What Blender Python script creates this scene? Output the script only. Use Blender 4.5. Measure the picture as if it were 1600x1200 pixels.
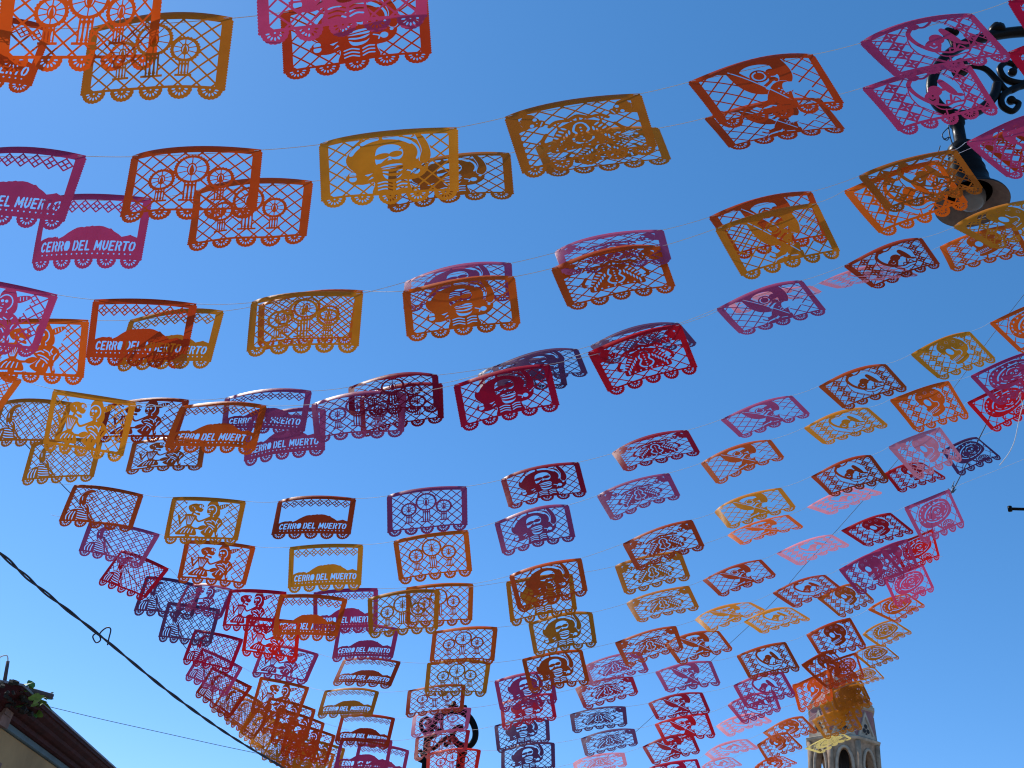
import bpy, bmesh, math, random
import numpy as np
from mathutils import Vector, Matrix
from mathutils.geometry import delaunay_2d_cdt

for o in list(bpy.data.objects): bpy.data.objects.remove(o)
scene = bpy.context.scene
COL = scene.collection

# ---------------------------------------------------------------- camera
PITCH = math.radians(32.0); ROLL = math.radians(8.0); FOC = 1500.0            # focal length in photograph pixels (1600 wide)
CAM_Z = 1.6
cam_data = bpy.data.cameras.new('camera'); cam = bpy.data.objects.new('camera', cam_data); COL.objects.link(cam)
cam.location = (0, 0, CAM_Z); cam.rotation_euler = (Matrix.Rotation(math.pi / 2 + PITCH, 3, 'X') @ Matrix.Rotation(ROLL, 3, 'Z')).to_euler()
cam_data.sensor_width = 36.0; cam_data.lens = FOC / 1600 * 36.0
cam_data.clip_start = 0.05; cam_data.clip_end = 5000
scene.camera = cam

# ---------------------------------------------------------------- sky, sun, exposure
SUN_AZ = math.radians(-50)      # left of the view direction (+Y), measured towards +X
SUN_EL = math.radians(52)
world = bpy.data.worlds.new('World'); scene.world = world; world.use_nodes = True
nt = world.node_tree; nt.nodes.clear()
sky = nt.nodes.new('ShaderNodeTexSky'); sky.sky_type = 'NISHITA'; sky.sun_disc = False
sky.sun_elevation = SUN_EL; sky.sun_rotation = SUN_AZ
sky.altitude = 1800; sky.air_density = 1.0; sky.dust_density = 0.5; sky.ozone_density = 3.0
bg = nt.nodes.new('ShaderNodeBackground'); bg.inputs['Strength'].default_value = 0.15
wo = nt.nodes.new('ShaderNodeOutputWorld')
tint = nt.nodes.new('ShaderNodeVectorMath'); tint.operation = 'MULTIPLY'; tint.inputs[1].default_value = (0.55, 1.02, 1.28)   # the camera's deep blue
nt.links.new(sky.outputs[0], tint.inputs[0]); sep = nt.nodes.new('ShaderNodeSeparateXYZ'); com = nt.nodes.new('ShaderNodeCombineXYZ'); nt.links.new(tint.outputs[0], sep.inputs[0])
for ch, piv, gam in ((0, 0.57, 1.12), (1, 2.15, 0.84), (2, 4.9, 0.86)):          # the film's shoulder: bright sky is held back a little
    dv = nt.nodes.new('ShaderNodeMath'); dv.operation = 'DIVIDE'; dv.inputs[1].default_value = piv
    po = nt.nodes.new('ShaderNodeMath'); po.operation = 'POWER'; po.inputs[1].default_value = gam
    mu = nt.nodes.new('ShaderNodeMath'); mu.operation = 'MULTIPLY'; mu.inputs[1].default_value = piv
    nt.links.new(sep.outputs[ch], dv.inputs[0]); nt.links.new(dv.outputs[0], po.inputs[0]); nt.links.new(po.outputs[0], mu.inputs[0]); nt.links.new(mu.outputs[0], com.inputs[ch])
nt.links.new(com.outputs[0], bg.inputs[0]); nt.links.new(bg.outputs[0], wo.inputs[0])
sun_dir = Vector((math.sin(SUN_AZ) * math.cos(SUN_EL), math.cos(SUN_AZ) * math.cos(SUN_EL), math.sin(SUN_EL)))
sl = bpy.data.lights.new('sun', 'SUN'); sl.energy = 4.0; sl.angle = math.radians(0.53); sl.color = (1.0, 0.95, 0.87)
so = bpy.data.objects.new('sun', sl); COL.objects.link(so)
so.rotation_euler = (-sun_dir).to_track_quat('-Z', 'Y').to_euler(); so.location = (-30, 30, 40)
vs = scene.view_settings; vs.view_transform = 'Standard'; vs.look = 'None'; vs.exposure = 0.0; vs.gamma = 1.0
vs.use_curve_mapping = False
scene.cycles.filter_width = 1.15; scene.cycles.max_bounces = 10; scene.cycles.transparent_max_bounces = 24; scene.cycles.transmission_bounces = 8

# ---------------------------------------------------------------- helpers
rng = random.Random(7)
def tag(o, label=None, cat=None, group=None, kind=None):
    for k, v in (('label', label), ('category', cat), ('group', group), ('kind', kind)):
        if v is not None: o[k] = v
    return o
def empty(name, loc):
    o = bpy.data.objects.new(name, None); o.empty_display_size = 0.2; COL.objects.link(o); o.location = loc
    return o
def world_pt(px, py, Y, Z=None):
    """the point of the vertical plane y = Y that the photograph shows at pixel (px, py)"""
    x, y = (px - 800) / FOC, (600 - py) / FOC
    x, y = x * math.cos(ROLL) - y * math.sin(ROLL), x * math.sin(ROLL) + y * math.cos(ROLL)
    c, s = math.cos(PITCH), math.sin(PITCH)
    d = Vector((x, c - y * s, s + y * c))
    if Z is not None: return Vector((0, 0, CAM_Z)) + d * ((Z - CAM_Z) / d.z)
    return Vector((0, 0, CAM_Z)) + d * (Y / d.y)
class MB:
    """collects shapes in world coordinates and links them as one mesh object"""
    def __init__(s): s.v = []; s.f = []; s.sm = []
    def raw(s, vs_, fs_, smooth=False):
        b = len(s.v); s.v += [tuple(p) for p in vs_]; s.f += [tuple(b + i for i in f) for f in fs_]; s.sm += [smooth] * len(fs_)
    def box(s, c, h, M=None):
        pts = [Vector((x, y, z)) for x in (-1, 1) for y in (-1, 1) for z in (-1, 1)]
        pts = [Vector((p.x * h[0], p.y * h[1], p.z * h[2])) for p in pts]
        if M is not None: pts = [M @ p for p in pts]
        s.raw([p + Vector(c) for p in pts], [(0, 1, 3, 2), (4, 6, 7, 5), (0, 4, 5, 1), (2, 3, 7, 6), (0, 2, 6, 4), (1, 5, 7, 3)])
    def tube(s, pts, r, n=8, cap=True):
        pts = [Vector(p) for p in pts]; m = len(pts)
        rs = r if isinstance(r, (list, tuple)) else [r] * m
        t0 = (pts[1] - pts[0]).normalized()
        up = Vector((0, 0, 1)) if abs(t0.z) < 0.9 else Vector((1, 0, 0))
        nrm = t0.cross(up).normalized(); vs_ = []; fs_ = []
        for i in range(m):
            t = (pts[min(i + 1, m - 1)] - pts[max(i - 1, 0)]).normalized()
            nrm = (nrm - t * nrm.dot(t)).normalized(); b = t.cross(nrm)
            for k in range(n):
                a = 2 * math.pi * k / n
                vs_.append(pts[i] + (nrm * math.cos(a) + b * math.sin(a)) * rs[i])
        for i in range(m - 1):
            for k in range(n):
                k2 = (k + 1) % n
                fs_.append((i * n + k, i * n + k2, (i + 1) * n + k2, (i + 1) * n + k))
        if cap: fs_ += [tuple(range(n))[::-1], tuple(range((m - 1) * n, m * n))]
        s.raw(vs_, fs_, True)
    def lathe(s, c, prof, n=24, M=None):
        c = Vector(c); vs_ = []; fs_ = []
        for r, z in prof:
            for k in range(n):
                a = 2 * math.pi * k / n
                p = Vector((r * math.cos(a), r * math.sin(a), z)); vs_.append(c + (M @ p if M is not None else p))
        for i in range(len(prof) - 1):
            for k in range(n):
                k2 = (k + 1) % n; fs_.append((i * n + k, i * n + k2, (i + 1) * n + k2, (i + 1) * n + k))
        s.raw(vs_, fs_, True)
    def build(s, name, mat, parent=None, origin=None):
        """world-coordinate shapes become local to the parent (or to origin)"""
        o0 = Vector(parent.location) if parent is not None and origin is None else Vector(origin or (0, 0, 0))
        if parent is not None and parent.parent is not None: o0 = Vector(parent.parent.location)
        me = bpy.data.meshes.new(name)
        me.from_pydata([tuple(Vector(p) - o0) for p in s.v], [], s.f); me.validate()
        if len(me.polygons) == len(s.sm): me.polygons.foreach_set('use_smooth', s.sm)
        if mat is not None: me.materials.append(mat)
        o = bpy.data.objects.new(name, me); COL.objects.link(o)
        if parent is not None: o.parent = parent
        else: o.location = o0
        return o
def crom(pts, n=6):
    pts = [Vector(p) for p in pts]; out = []
    for i in range(len(pts) - 1):
        a, b, c, d = pts[max(i - 1, 0)], pts[i], pts[i + 1], pts[min(i + 2, len(pts) - 1)]
        for j in range(n):
            t = j / n
            out.append(0.5 * (2 * b + (c - a) * t + (2 * a - 5 * b + 4 * c - d) * t * t + (3 * b - a - 3 * c + d) * t ** 3))
    return out + [pts[-1]]

# ---------------------------------------------------------------- materials
def mat(name, col, rough=0.7, metal=0.0, vary=0.25, scale=8.0, bump=0.0, spec=0.5, col2=None):
    m = bpy.data.materials.new(name); m.use_nodes = True; n = m.node_tree; p = n.nodes['Principled BSDF']
    tc = n.nodes.new('ShaderNodeTexCoord'); no = n.nodes.new('ShaderNodeTexNoise')
    no.inputs['Scale'].default_value = scale; no.inputs['Detail'].default_value = 6; no.inputs['Roughness'].default_value = 0.65
    n.links.new(tc.outputs['Object'], no.inputs['Vector'])
    r = n.nodes.new('ShaderNodeValToRGB'); r.color_ramp.elements[0].position = 0.3; r.color_ramp.elements[1].position = 0.7
    c2 = col2 or tuple(c * (1 + vary) for c in col)
    r.color_ramp.elements[0].color = tuple(c * (1 - vary) for c in col) + (1,); r.color_ramp.elements[1].color = tuple(c2) + (1,)
    n.links.new(no.outputs['Fac'], r.inputs[0]); n.links.new(r.outputs[0], p.inputs['Base Color'])
    p.inputs['Roughness'].default_value = rough; p.inputs['Metallic'].default_value = metal; p.inputs['Specular IOR Level'].default_value = spec
    if bump:
        b = n.nodes.new('ShaderNodeBump'); b.inputs['Strength'].default_value = bump; b.inputs['Distance'].default_value = 0.02
        n.links.new(no.outputs['Fac'], b.inputs['Height']); n.links.new(b.outputs[0], p.inputs['Normal'])
    return m
def paper(name, col):
    """thin glossy cut paper: light passes through it, colour differs a little from sheet to sheet"""
    m = bpy.data.materials.new(name); m.use_nodes = True; n = m.node_tree; n.nodes.clear(); L = n.links.new
    out = n.nodes.new('ShaderNodeOutputMaterial')
    rgb = n.nodes.new('ShaderNodeRGB'); rgb.outputs[0].default_value = tuple(col) + (1,)
    oi = n.nodes.new('ShaderNodeObjectInfo')
    hsv = n.nodes.new('ShaderNodeHueSaturation'); L(rgb.outputs[0], hsv.inputs['Color'])
    mr = n.nodes.new('ShaderNodeMapRange'); mr.inputs['To Min'].default_value = 0.74; mr.inputs['To Max'].default_value = 1.14
    L(oi.outputs['Random'], mr.inputs['Value']); L(mr.outputs[0], hsv.inputs['Value'])
    mh = n.nodes.new('ShaderNodeMapRange'); mh.inputs['To Min'].default_value = 0.492; mh.inputs['To Max'].default_value = 0.506
    L(oi.outputs['Random'], mh.inputs['Value']); L(mh.outputs[0], hsv.inputs['Hue'])
    tc = n.nodes.new('ShaderNodeTexCoord'); no = n.nodes.new('ShaderNodeTexNoise'); no.inputs['Scale'].default_value = 9; no.inputs['Detail'].default_value = 4
    L(tc.outputs['Object'], no.inputs['Vector'])
    mm = n.nodes.new('ShaderNodeMapRange'); mm.inputs['From Min'].default_value = 0.3; mm.inputs['From Max'].default_value = 0.7; mm.inputs['To Min'].default_value = 0.9; mm.inputs['To Max'].default_value = 1.08
    L(no.outputs['Fac'], mm.inputs['Value'])
    vm = n.nodes.new('ShaderNodeVectorMath'); vm.operation = 'SCALE'; L(hsv.outputs[0], vm.inputs[0]); L(mm.outputs[0], vm.inputs['Scale'])
    bp = n.nodes.new('ShaderNodeBump'); bp.inputs['Strength'].default_value = 0.25; bp.inputs['Distance'].default_value = 0.02; L(no.outputs['Fac'], bp.inputs['Height'])
    di = n.nodes.new('ShaderNodeBsdfDiffuse'); tr = n.nodes.new('ShaderNodeBsdfTranslucent'); tp = n.nodes.new('ShaderNodeBsdfTransparent'); gl = n.nodes.new('ShaderNodeBsdfGlossy')
    for q in (di, tr, tp): L(vm.outputs[0], q.inputs['Color'])
    gl.inputs['Roughness'].default_value = 0.42
    L(bp.outputs[0], gl.inputs['Normal'])
    m1 = n.nodes.new('ShaderNodeMixShader'); m1.inputs[0].default_value = PAPER_TRANSLUCENT; L(di.outputs[0], m1.inputs[1]); L(tr.outputs[0], m1.inputs[2])
    m2 = n.nodes.new('ShaderNodeMixShader'); m2.inputs[0].default_value = PAPER_CLEAR; L(m1.outputs[0], m2.inputs[1]); L(tp.outputs[0], m2.inputs[2])
    fr = n.nodes.new('ShaderNodeLayerWeight'); fr.inputs['Blend'].default_value = 0.5
    pw = n.nodes.new('ShaderNodeMath'); pw.operation = 'POWER'; pw.inputs[1].default_value = 5.0; L(fr.outputs['Facing'], pw.inputs[0])
    sc_ = n.nodes.new('ShaderNodeMath'); sc_.operation = 'MULTIPLY_ADD'; sc_.inputs[1].default_value = 0.09; sc_.inputs[2].default_value = 0.012; L(pw.outputs[0], sc_.inputs[0])
    m3 = n.nodes.new('ShaderNodeMixShader'); L(sc_.outputs[0], m3.inputs[0]); L(m2.outputs[0], m3.inputs[1]); L(gl.outputs[0], m3.inputs[2])
    L(m3.outputs[0], out.inputs['Surface'])
    return m
PAPER_TRANSLUCENT = 0.365; PAPER_CLEAR = 0.05
PAPER = {
    'V': paper('paper_vermilion', (0.60, 0.060, 0.008)), 'O': paper('paper_orange', (0.70, 0.105, 0.008)), 'Y': paper('paper_yellow', (0.62, 0.205, 0.012)),
    'P': paper('paper_magenta', (0.51, 0.050, 0.145)), 'M': paper('paper_purple', (0.42, 0.072, 0.180)), 'R': paper('paper_red', (0.66, 0.008, 0.020)),
    'N': paper('paper_navy', (0.120, 0.038, 0.105)), 'B': paper('paper_shaded_orange', (0.52, 0.078, 0.010)), 'W': paper('paper_shaded_red', (0.40, 0.008, 0.020)), 'L': paper('paper_lit_yellow', (0.80, 0.62, 0.16)), 'K': paper('paper_glare_pink', (0.78, 0.26, 0.33))}  # B, W carry shade in their colour; L, K carry sunlight and glare
M_IRON = mat('black_cast_iron', (0.006, 0.0055, 0.005), 0.34, 0.0, 0.3, 30, 0.12, 0.07)
M_SHADE = mat('weathered_lamp_enamel', (0.15, 0.11, 0.09), 0.55, 0.0, 0.35, 14, 0.1)
M_GLASS = mat('frosted_lamp_glass', (0.13, 0.13, 0.125), 0.25, 0.0, 0.1, 6)
M_CABLE = mat('black_cable_sheath', (0.018, 0.020, 0.026), 0.55, 0.0, 0.3, 60)
M_STRING = mat('white_cotton_string', (0.72, 0.70, 0.66), 0.8, 0.0, 0.12, 90)
M_WIRE = mat('grey_steel_wire', (0.10, 0.11, 0.13), 0.5, 0.3, 0.2, 40)
M_STAPLE = mat('staple_wire', (0.75, 0.74, 0.70), 0.4, 0.4, 0.1, 50)
M_STONE = mat('pink_grey_quarry_stone', (0.38, 0.25, 0.155), 0.9, 0, 0.4, 1.6, 0.5)
M_STONE2 = mat('pale_quarry_stone', (0.43, 0.345, 0.25), 0.9, 0, 0.35, 1.4, 0.4)
M_PINKTILE = mat('pink_glazed_plaster', (0.34, 0.15, 0.14), 0.8, 0, 0.25, 1.5, 0.2)
M_LEAD = mat('grey_lead_sheet', (0.20, 0.20, 0.22), 0.6, 0.1, 0.25, 3)
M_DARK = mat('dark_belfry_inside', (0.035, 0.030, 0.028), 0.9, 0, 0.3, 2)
M_PLASTER = mat('ochre_wall_plaster', (0.38, 0.235, 0.095), 0.9, 0, 0.2, 1.3, 0.25)
M_CORNICE = mat('oxblood_painted_cornice', (0.046, 0.0075, 0.0065), 0.75, 0, 0.45, 6.0, 0.4, 0.15)
M_TEAL = mat('teal_grey_painted_band', (0.075, 0.12, 0.125), 0.7, 0, 0.25, 2.5, 0.1)
M_CORNER = mat('brown_carved_stone', (0.22, 0.13, 0.10), 0.95, 0, 0.45, 5, 0.8)
M_LEAF = mat('green_leaf', (0.10, 0.22, 0.025), 0.5, 0, 0.35, 20)
M_STEM = mat('dry_plant_stem', (0.07, 0.055, 0.03), 0.9, 0, 0.3, 20)
M_PIPE = mat('rusty_iron_pipe', (0.10, 0.075, 0.075), 0.7, 0.2, 0.35, 12, 0.2)
M_GROUND = mat('plaza_paving', (0.28, 0.25, 0.215), 0.85, 0, 0.2, 0.8, 0.2)

# ---------------------------------------------------------------- cut-paper patterns
# Each pattern is drawn as a signed distance field on a fine grid (negative = paper),
# traced, and triangulated, so that every hole is a real hole.
PS = 440; PX0, PY0 = -0.02, -0.02
PNX, PNY = int(1.04 * PS), int(0.74 * PS)
GX, GY = np.meshgrid(PX0 + np.arange(PNX) / PS, PY0 + np.arange(PNY) / PS)
SHEET_H = 0.69

def seg(x0, y0, x1, y1, r):
    return pl([(x0, y0), (x1, y1)], r)
def pl(pts, r):
    pts = [tuple(p) for p in pts]
    xs = [p[0] for p in pts]; ys = [p[1] for p in pts]
    def fn(X, Y):
        d = None
        for (ax, ay), (bx, by) in zip(pts, pts[1:]):
            dx, dy = bx - ax, by - ay
            t = np.clip(((X - ax) * dx + (Y - ay) * dy) / (dx * dx + dy * dy + 1e-12), 0, 1)
            e = np.hypot(X - ax - t * dx, Y - ay - t * dy)
            d = e if d is None else np.minimum(d, e)
        return d - r
    return (min(xs) - r, min(ys) - r, max(xs) + r, max(ys) + r), fn
def cir(cx, cy, r):
    return (cx - r, cy - r, cx + r, cy + r), lambda X, Y: np.hypot(X - cx, Y - cy) - r
def ell(cx, cy, rx, ry, a=0.0):
    c, s = math.cos(math.radians(a)), math.sin(math.radians(a)); m = max(rx, ry)
    def fn(X, Y):
        u = (X - cx) * c + (Y - cy) * s; v = -(X - cx) * s + (Y - cy) * c
        return (np.sqrt((u / rx) ** 2 + (v / ry) ** 2) - 1) * min(rx, ry)
    return (cx - m, cy - m, cx + m, cy + m), fn
def ring(cx, cy, r, w):
    return (cx - r - w, cy - r - w, cx + r + w, cy + r + w), lambda X, Y: np.abs(np.hypot(X - cx, Y - cy) - r) - w
def poly(pts):
    xs = [p[0] for p in pts]; ys = [p[1] for p in pts]
    def fn(X, Y):
        d = np.full(X.shape, 1e9); s = np.ones(X.shape, bool)
        n = len(pts)
        for i in range(n):
            ax, ay = pts[i]; bx, by = pts[i - 1]
            ex, ey = bx - ax, by - ay; wx, wy = X - ax, Y - ay
            t = np.clip((wx * ex + wy * ey) / (ex * ex + ey * ey + 1e-12), 0, 1)
            d = np.minimum(d, (wx - ex * t) ** 2 + (wy - ey * t) ** 2)
            c1 = Y >= ay; c2 = Y < by; c3 = ex * wy > ey * wx
            s ^= (c1 & c2 & c3) | (~c1 & ~c2 & ~c3)
        return np.where(s, 1, -1) * np.sqrt(d)
    return (min(xs), min(ys), max(xs), max(ys)), fn
def smooth(pts, n=5, closed=True):
    out = []; m = len(pts)
    for i in range(m if closed else m - 1):
        if closed: p = [pts[(i + k - 1) % m] for k in range(4)]
        else: p = [pts[min(max(i + k - 1, 0), m - 1)] for k in range(4)]
        for j in range(n):
            t = j / n
            out.append(tuple(0.5 * (2 * b + (c - a) * t + (2 * a - 5 * b + 4 * c - d) * t * t + (3 * b - a - 3 * c + d) * t ** 3)
                             for a, b, c, d in zip(*p)))
    if not closed: out.append(tuple(pts[-1]))
    return out
def blob(pts): return poly(smooth(pts))
def curve(pts, r): return pl(smooth(pts, 5, False), r)
def arc(cx, cy, rx, ry, a0, a1, r, n=14):
    return pl([(cx + rx * math.cos(math.radians(a0 + (a1 - a0) * i / n)), cy + ry * math.sin(math.radians(a0 + (a1 - a0) * i / n))) for i in range(n + 1)], r)
def box(x0, y0, x1, y1):
    cx, cy, hx, hy = (x0 + x1) / 2, (y0 + y1) / 2, (x1 - x0) / 2, (y1 - y0) / 2
    return (x0, y0, x1, y1), lambda X, Y: np.maximum(np.abs(X - cx) - hx, np.abs(Y - cy) - hy)

class Cut:
    WIN = (0.069, 0.056, 0.931, 0.583)
    def __init__(s):
        s.F = np.full(GX.shape, 9.0)
        s.add(box(0.012, 0.0, 0.988, 0.60))
        for k in range(26):
            y = 0.035 + 0.0225 * k
            s.add(cir(0.0135, y, 0.0125), cir(0.9865, y, 0.0125))
        for i in range(5):
            cx, cy = 0.1 + 0.2 * i, 0.604
            s.add(cir(cx, cy, 0.067))
            for k in range(11):
                a = math.radians(-8 + 196 * k / 10)
                s.add(cir(cx + 0.067 * math.cos(a), cy + 0.067 * math.sin(a), 0.0165))
        s.cut(box(*Cut.WIN))
        for i in range(5):
            cx, cy = 0.1 + 0.2 * i, 0.604
            s.cut(cir(cx, cy + 0.004, 0.0078))
            for k in range(7):
                a = 6 + 168 * k / 6
                s.cut(ell(cx + 0.0435 * math.cos(math.radians(a)), cy + 0.002 + 0.0435 * math.sin(math.radians(a)), 0.0155, 0.0074, a))
        for i in range(4):                       # notches between the rosettes
            s.cut(cir(0.2 + 0.2 * i, 0.634, 0.012))
    def w(s, b, m=0.03):
        x0 = max(int((b[0] - m - PX0) * PS), 0); x1 = min(int((b[2] + m - PX0) * PS) + 2, PNX)
        y0 = max(int((b[1] - m - PY0) * PS), 0); y1 = min(int((b[3] + m - PY0) * PS) + 2, PNY)
        return slice(y0, max(y1, y0)), slice(x0, max(x1, x0))
    sc = None                                    # (scale, cx, cy): figures may be drawn larger about a point
    def tf(s, p):
        if s.sc is None: return p
        k, cx, cy = s.sc; (x0, y0, x1, y1), fn = p
        return (cx + (x0 - cx) * k, cy + (y0 - cy) * k, cx + (x1 - cx) * k, cy + (y1 - cy) * k), lambda X, Y: fn((X - cx) / k + cx, (Y - cy) / k + cy) * k
    def add(s, *ps):
        for p in ps:
            b, fn = s.tf(p); w = s.w(b); s.F[w] = np.minimum(s.F[w], fn(GX[w], GY[w]))
    def cut(s, *ps, g=0.0):
        for p in ps:
            b, fn = s.tf(p); w = s.w(b, 0.03 + g); s.F[w] = np.maximum(s.F[w], -(fn(GX[w], GY[w]) - g))
    def clear(s, *ps, g=0.0):                    # a hole that stays inside the window
        wf = box(*Cut.WIN)[1]
        for p in ps:
            b, fn = s.tf(p); w = s.w(b, 0.03 + g); s.F[w] = np.maximum(s.F[w], -np.maximum(fn(GX[w], GY[w]) - g, wf(GX[w], GY[w])))
    def put(s, *ps, g=0.014):                    # a figure with a clear margin around it
        wf = box(0.04, 0.025, 0.96, 0.594)[1]
        s.clear(*ps, g=g)
        for p in ps:
            b, fn = s.tf(p); w = s.w(b); s.F[w] = np.minimum(s.F[w], np.maximum(fn(GX[w], GY[w]), wf(GX[w], GY[w])))
    def lattice(s, sp=0.125, r=0.0050, k=1.0, ox=0.0, sub=None, fill=None, only=None):
        x0, y0, x1, y1 = Cut.WIN; x0 -= .02; y0 -= .02; x1 += .02; y1 += .01
        L = np.full(GX.shape, 9.0); n = 1 / math.hypot(1, k)
        A = (k * (GX - ox) + GY) * n; B = (k * (GX - ox) - GY) * n
        def lines(C, q): return np.abs((C / q + 0.5) % 1 - 0.5) * q
        if only is None or only == 'grid':
            L = np.minimum(lines(A, sp), lines(B, sp)) - r
        ia, ib = np.floor(A / sp).astype(int), np.floor(B / sp).astype(int)
        ca, cb = A / sp - ia - 0.5, B / sp - ib - 0.5
        if sub is not None:
            m = sub(ia, ib)
            L = np.where(m, np.minimum(L, np.minimum(np.abs(ca), np.abs(cb)) * sp - r * 0.85), L)
        if fill is not None:
            m = fill(ia, ib)
            # solid diamond with a cross of four slim petals cut out
            pet = np.full(GX.shape, 9.0)
            for sa, sb in ((1, 1), (1, -1), (-1, 1), (-1, -1)):
                u = (ca * sa + cb * sb) / math.sqrt(2); v = (ca * sa - cb * sb) / math.sqrt(2)
                pet = np.minimum(pet, (np.sqrt(((u - 0.33) / 0.24) ** 2 + (v / 0.075) ** 2) - 1) * 0.07 * sp)
            L = np.where(m, np.minimum(L, -pet), L)
        wb = box(x0, y0, x1, y1)[1](GX, GY)
        s.F = np.minimum(s.F, np.maximum(L, wb))
    def skull_small(s, cx, cy, k, a):
        s.put(ell(cx, cy, 0.062 * k, 0.05 * k, a), g=0.004)
        c, q = math.cos(math.radians(a)), math.sin(math.radians(a))
        def p(u, v): return cx + (u * c - v * q) * k, cy + (u * q + v * c) * k
        s.add(ell(*p(0.068, 0), 0.03 * k, 0.03 * k, a))
        s.cut(cir(*p(0.022, -0.027), 0.015 * k), cir(*p(0.022, 0.027), 0.015 * k), cir(*p(0.045, 0), 0.006 * k))
        s.cut(seg(*p(0.075, -0.016), *p(0.075, 0.016), 0.0055 * k))

def design_candles():
    c = Cut(); c.lattice(0.088)
    for cx, cy, R, bw, top in ((0.495, 0.215, 0.118, 0.045, 0.335), (0.278, 0.30, 0.087, 0.034, 0.39), (0.712, 0.30, 0.087, 0.034, 0.39)):
        n = int(R * 300)
        c.cut(cir(cx, cy, R)); c.add(ring(cx, cy, R, 0.0095))
        for k in range(n):
            a = 2 * math.pi * k / n; c.add(cir(cx + (R + 0.008) * math.cos(a), cy + (R + 0.008) * math.sin(a), 0.0075))
        for k in range(10):
            a = 2 * math.pi * (k + 0.5) / 10
            c.add(seg(cx + R * 0.3 * math.cos(a), cy + R * 0.45 * math.sin(a), cx + R * math.cos(a), cy + R * math.sin(a), 0.0026))
        e = ell(cx, cy, R * 0.27, R * 0.44)
        c.add((e[0], lambda X, Y, f=e[1]: np.abs(f(X, Y)) - 0.003))
        c.add(blob([(cx, cy - R * 0.36), (cx + R * 0.14, cy + R * 0.05), (cx + R * 0.1, cy + R * 0.3), (cx, cy + R * 0.38), (cx - R * 0.1, cy + R * 0.3), (cx - R * 0.14, cy + R * 0.05)]))
        c.add(seg(cx, cy + R * 0.3, cx, cy + R * 0.5, 0.0035))
        c.add(box(cx - bw, top - 0.01, cx + bw, 0.50), box(cx - bw * 1.65, 0.495, cx + bw * 1.65, 0.510))
        for k in (-1, 0, 1):
            x = cx + k * bw * 0.62
            c.cut(ell(x, (top + 0.50) / 2 + 0.008, bw * 0.2, (0.47 - top) * 0.5), cir(x, top + 0.012, bw * 0.17), cir(x, 0.490, bw * 0.17))
    return c
def design_charro():
    c = Cut(); c.lattice(0.088); c.sc = (1.10, 0.49, 0.60)
    body = blob([(0.40, 0.60), (0.405, 0.50), (0.37, 0.44), (0.45, 0.36), (0.58, 0.36), (0.64, 0.43), (0.625, 0.50), (0.63, 0.60)])
    hat = ell(0.485, 0.275, 0.262, 0.172, -4)
    c.put(body, hat, g=0.006)
    c.add(blob([(0.24, 0.40), (0.30, 0.38), (0.42, 0.42), (0.42, 0.47), (0.33, 0.505), (0.25, 0.485), (0.225, 0.44)]))
    c.add(blob([(0.60, 0.42), (0.68, 0.36), (0.75, 0.36), (0.74, 0.43), (0.68, 0.48), (0.60, 0.48)]))
    c.put(blob([(0.665, 0.075), (0.72, 0.12), (0.76, 0.21), (0.77, 0.30), (0.74, 0.36), (0.70, 0.33), (0.715, 0.24), (0.69, 0.15)]), g=0.008)
    c.add(box(0.462, 0.085, 0.498, 0.14))
    c.add(arc(0.47, 0.30, 0.235, 0.215, 195, 318, 0.005))
    for a0, a1 in ((200, 222), (232, 258), (270, 292), (298, 316)):
        c.clear(arc(0.475, 0.295, 0.232, 0.180, a0, a1, 0.016))
    c.cut(arc(0.56, 0.26, 0.135, 0.12, -45, 25, 0.009))
    c.cut(blob([(0.41, 0.27), (0.43, 0.20), (0.50, 0.175), (0.57, 0.195), (0.595, 0.25), (0.58, 0.30), (0.53, 0.325), (0.44, 0.335), (0.415, 0.34)]))
    c.add(ell(0.455, 0.275, 0.05, 0.024, -12), ell(0.545, 0.262, 0.042, 0.025, -8), seg(0.40, 0.285, 0.48, 0.27, 0.009), seg(0.57, 0.225, 0.60, 0.21, 0.004))
    c.add(blob([(0.49, 0.295), (0.43, 0.36), (0.42, 0.40), (0.50, 0.345), (0.60, 0.335), (0.60, 0.315), (0.54, 0.31)]))
    c.cut(poly([(0.488, 0.315), (0.505, 0.285), (0.523, 0.31)]))
    c.cut(blob([(0.45, 0.365), (0.52, 0.345), (0.585, 0.35), (0.585, 0.385), (0.52, 0.39), (0.45, 0.385)]))
    c.add(seg(0.44, 0.378, 0.59, 0.362, 0.004))
    c.cut(blob([(0.455, 0.405), (0.52, 0.41), (0.59, 0.395), (0.575, 0.45), (0.53, 0.475), (0.475, 0.465)]))
    c.add(blob([(0.44, 0.41), (0.50, 0.425), (0.56, 0.42), (0.60, 0.39), (0.57, 0.44), (0.50, 0.445)]))
    for k, y in enumerate((0.497, 0.525, 0.553)):
        c.cut(curve([(0.425, y + 0.004), (0.47, y - 0.006), (0.515, y + 0.01)], 0.0065), curve([(0.54, y + 0.008), (0.575, y - 0.008), (0.61, y - 0.004)], 0.0065))
    c.cut(cir(0.262, 0.415, 0.024), cir(0.262, 0.452, 0.026)); c.add(seg(0.22, 0.432, 0.30, 0.432, 0.005))
    c.cut(poly([(0.335, 0.425), (0.40, 0.41), (0.36, 0.44)]), poly([(0.355, 0.475), (0.385, 0.44), (0.40, 0.452)]))
    c.cut(cir(0.675, 0.42, 0.026), curve([(0.61, 0.405), (0.645, 0.42), (0.64, 0.445)], 0.006), cir(0.722, 0.375, 0.013))
    return c
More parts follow.
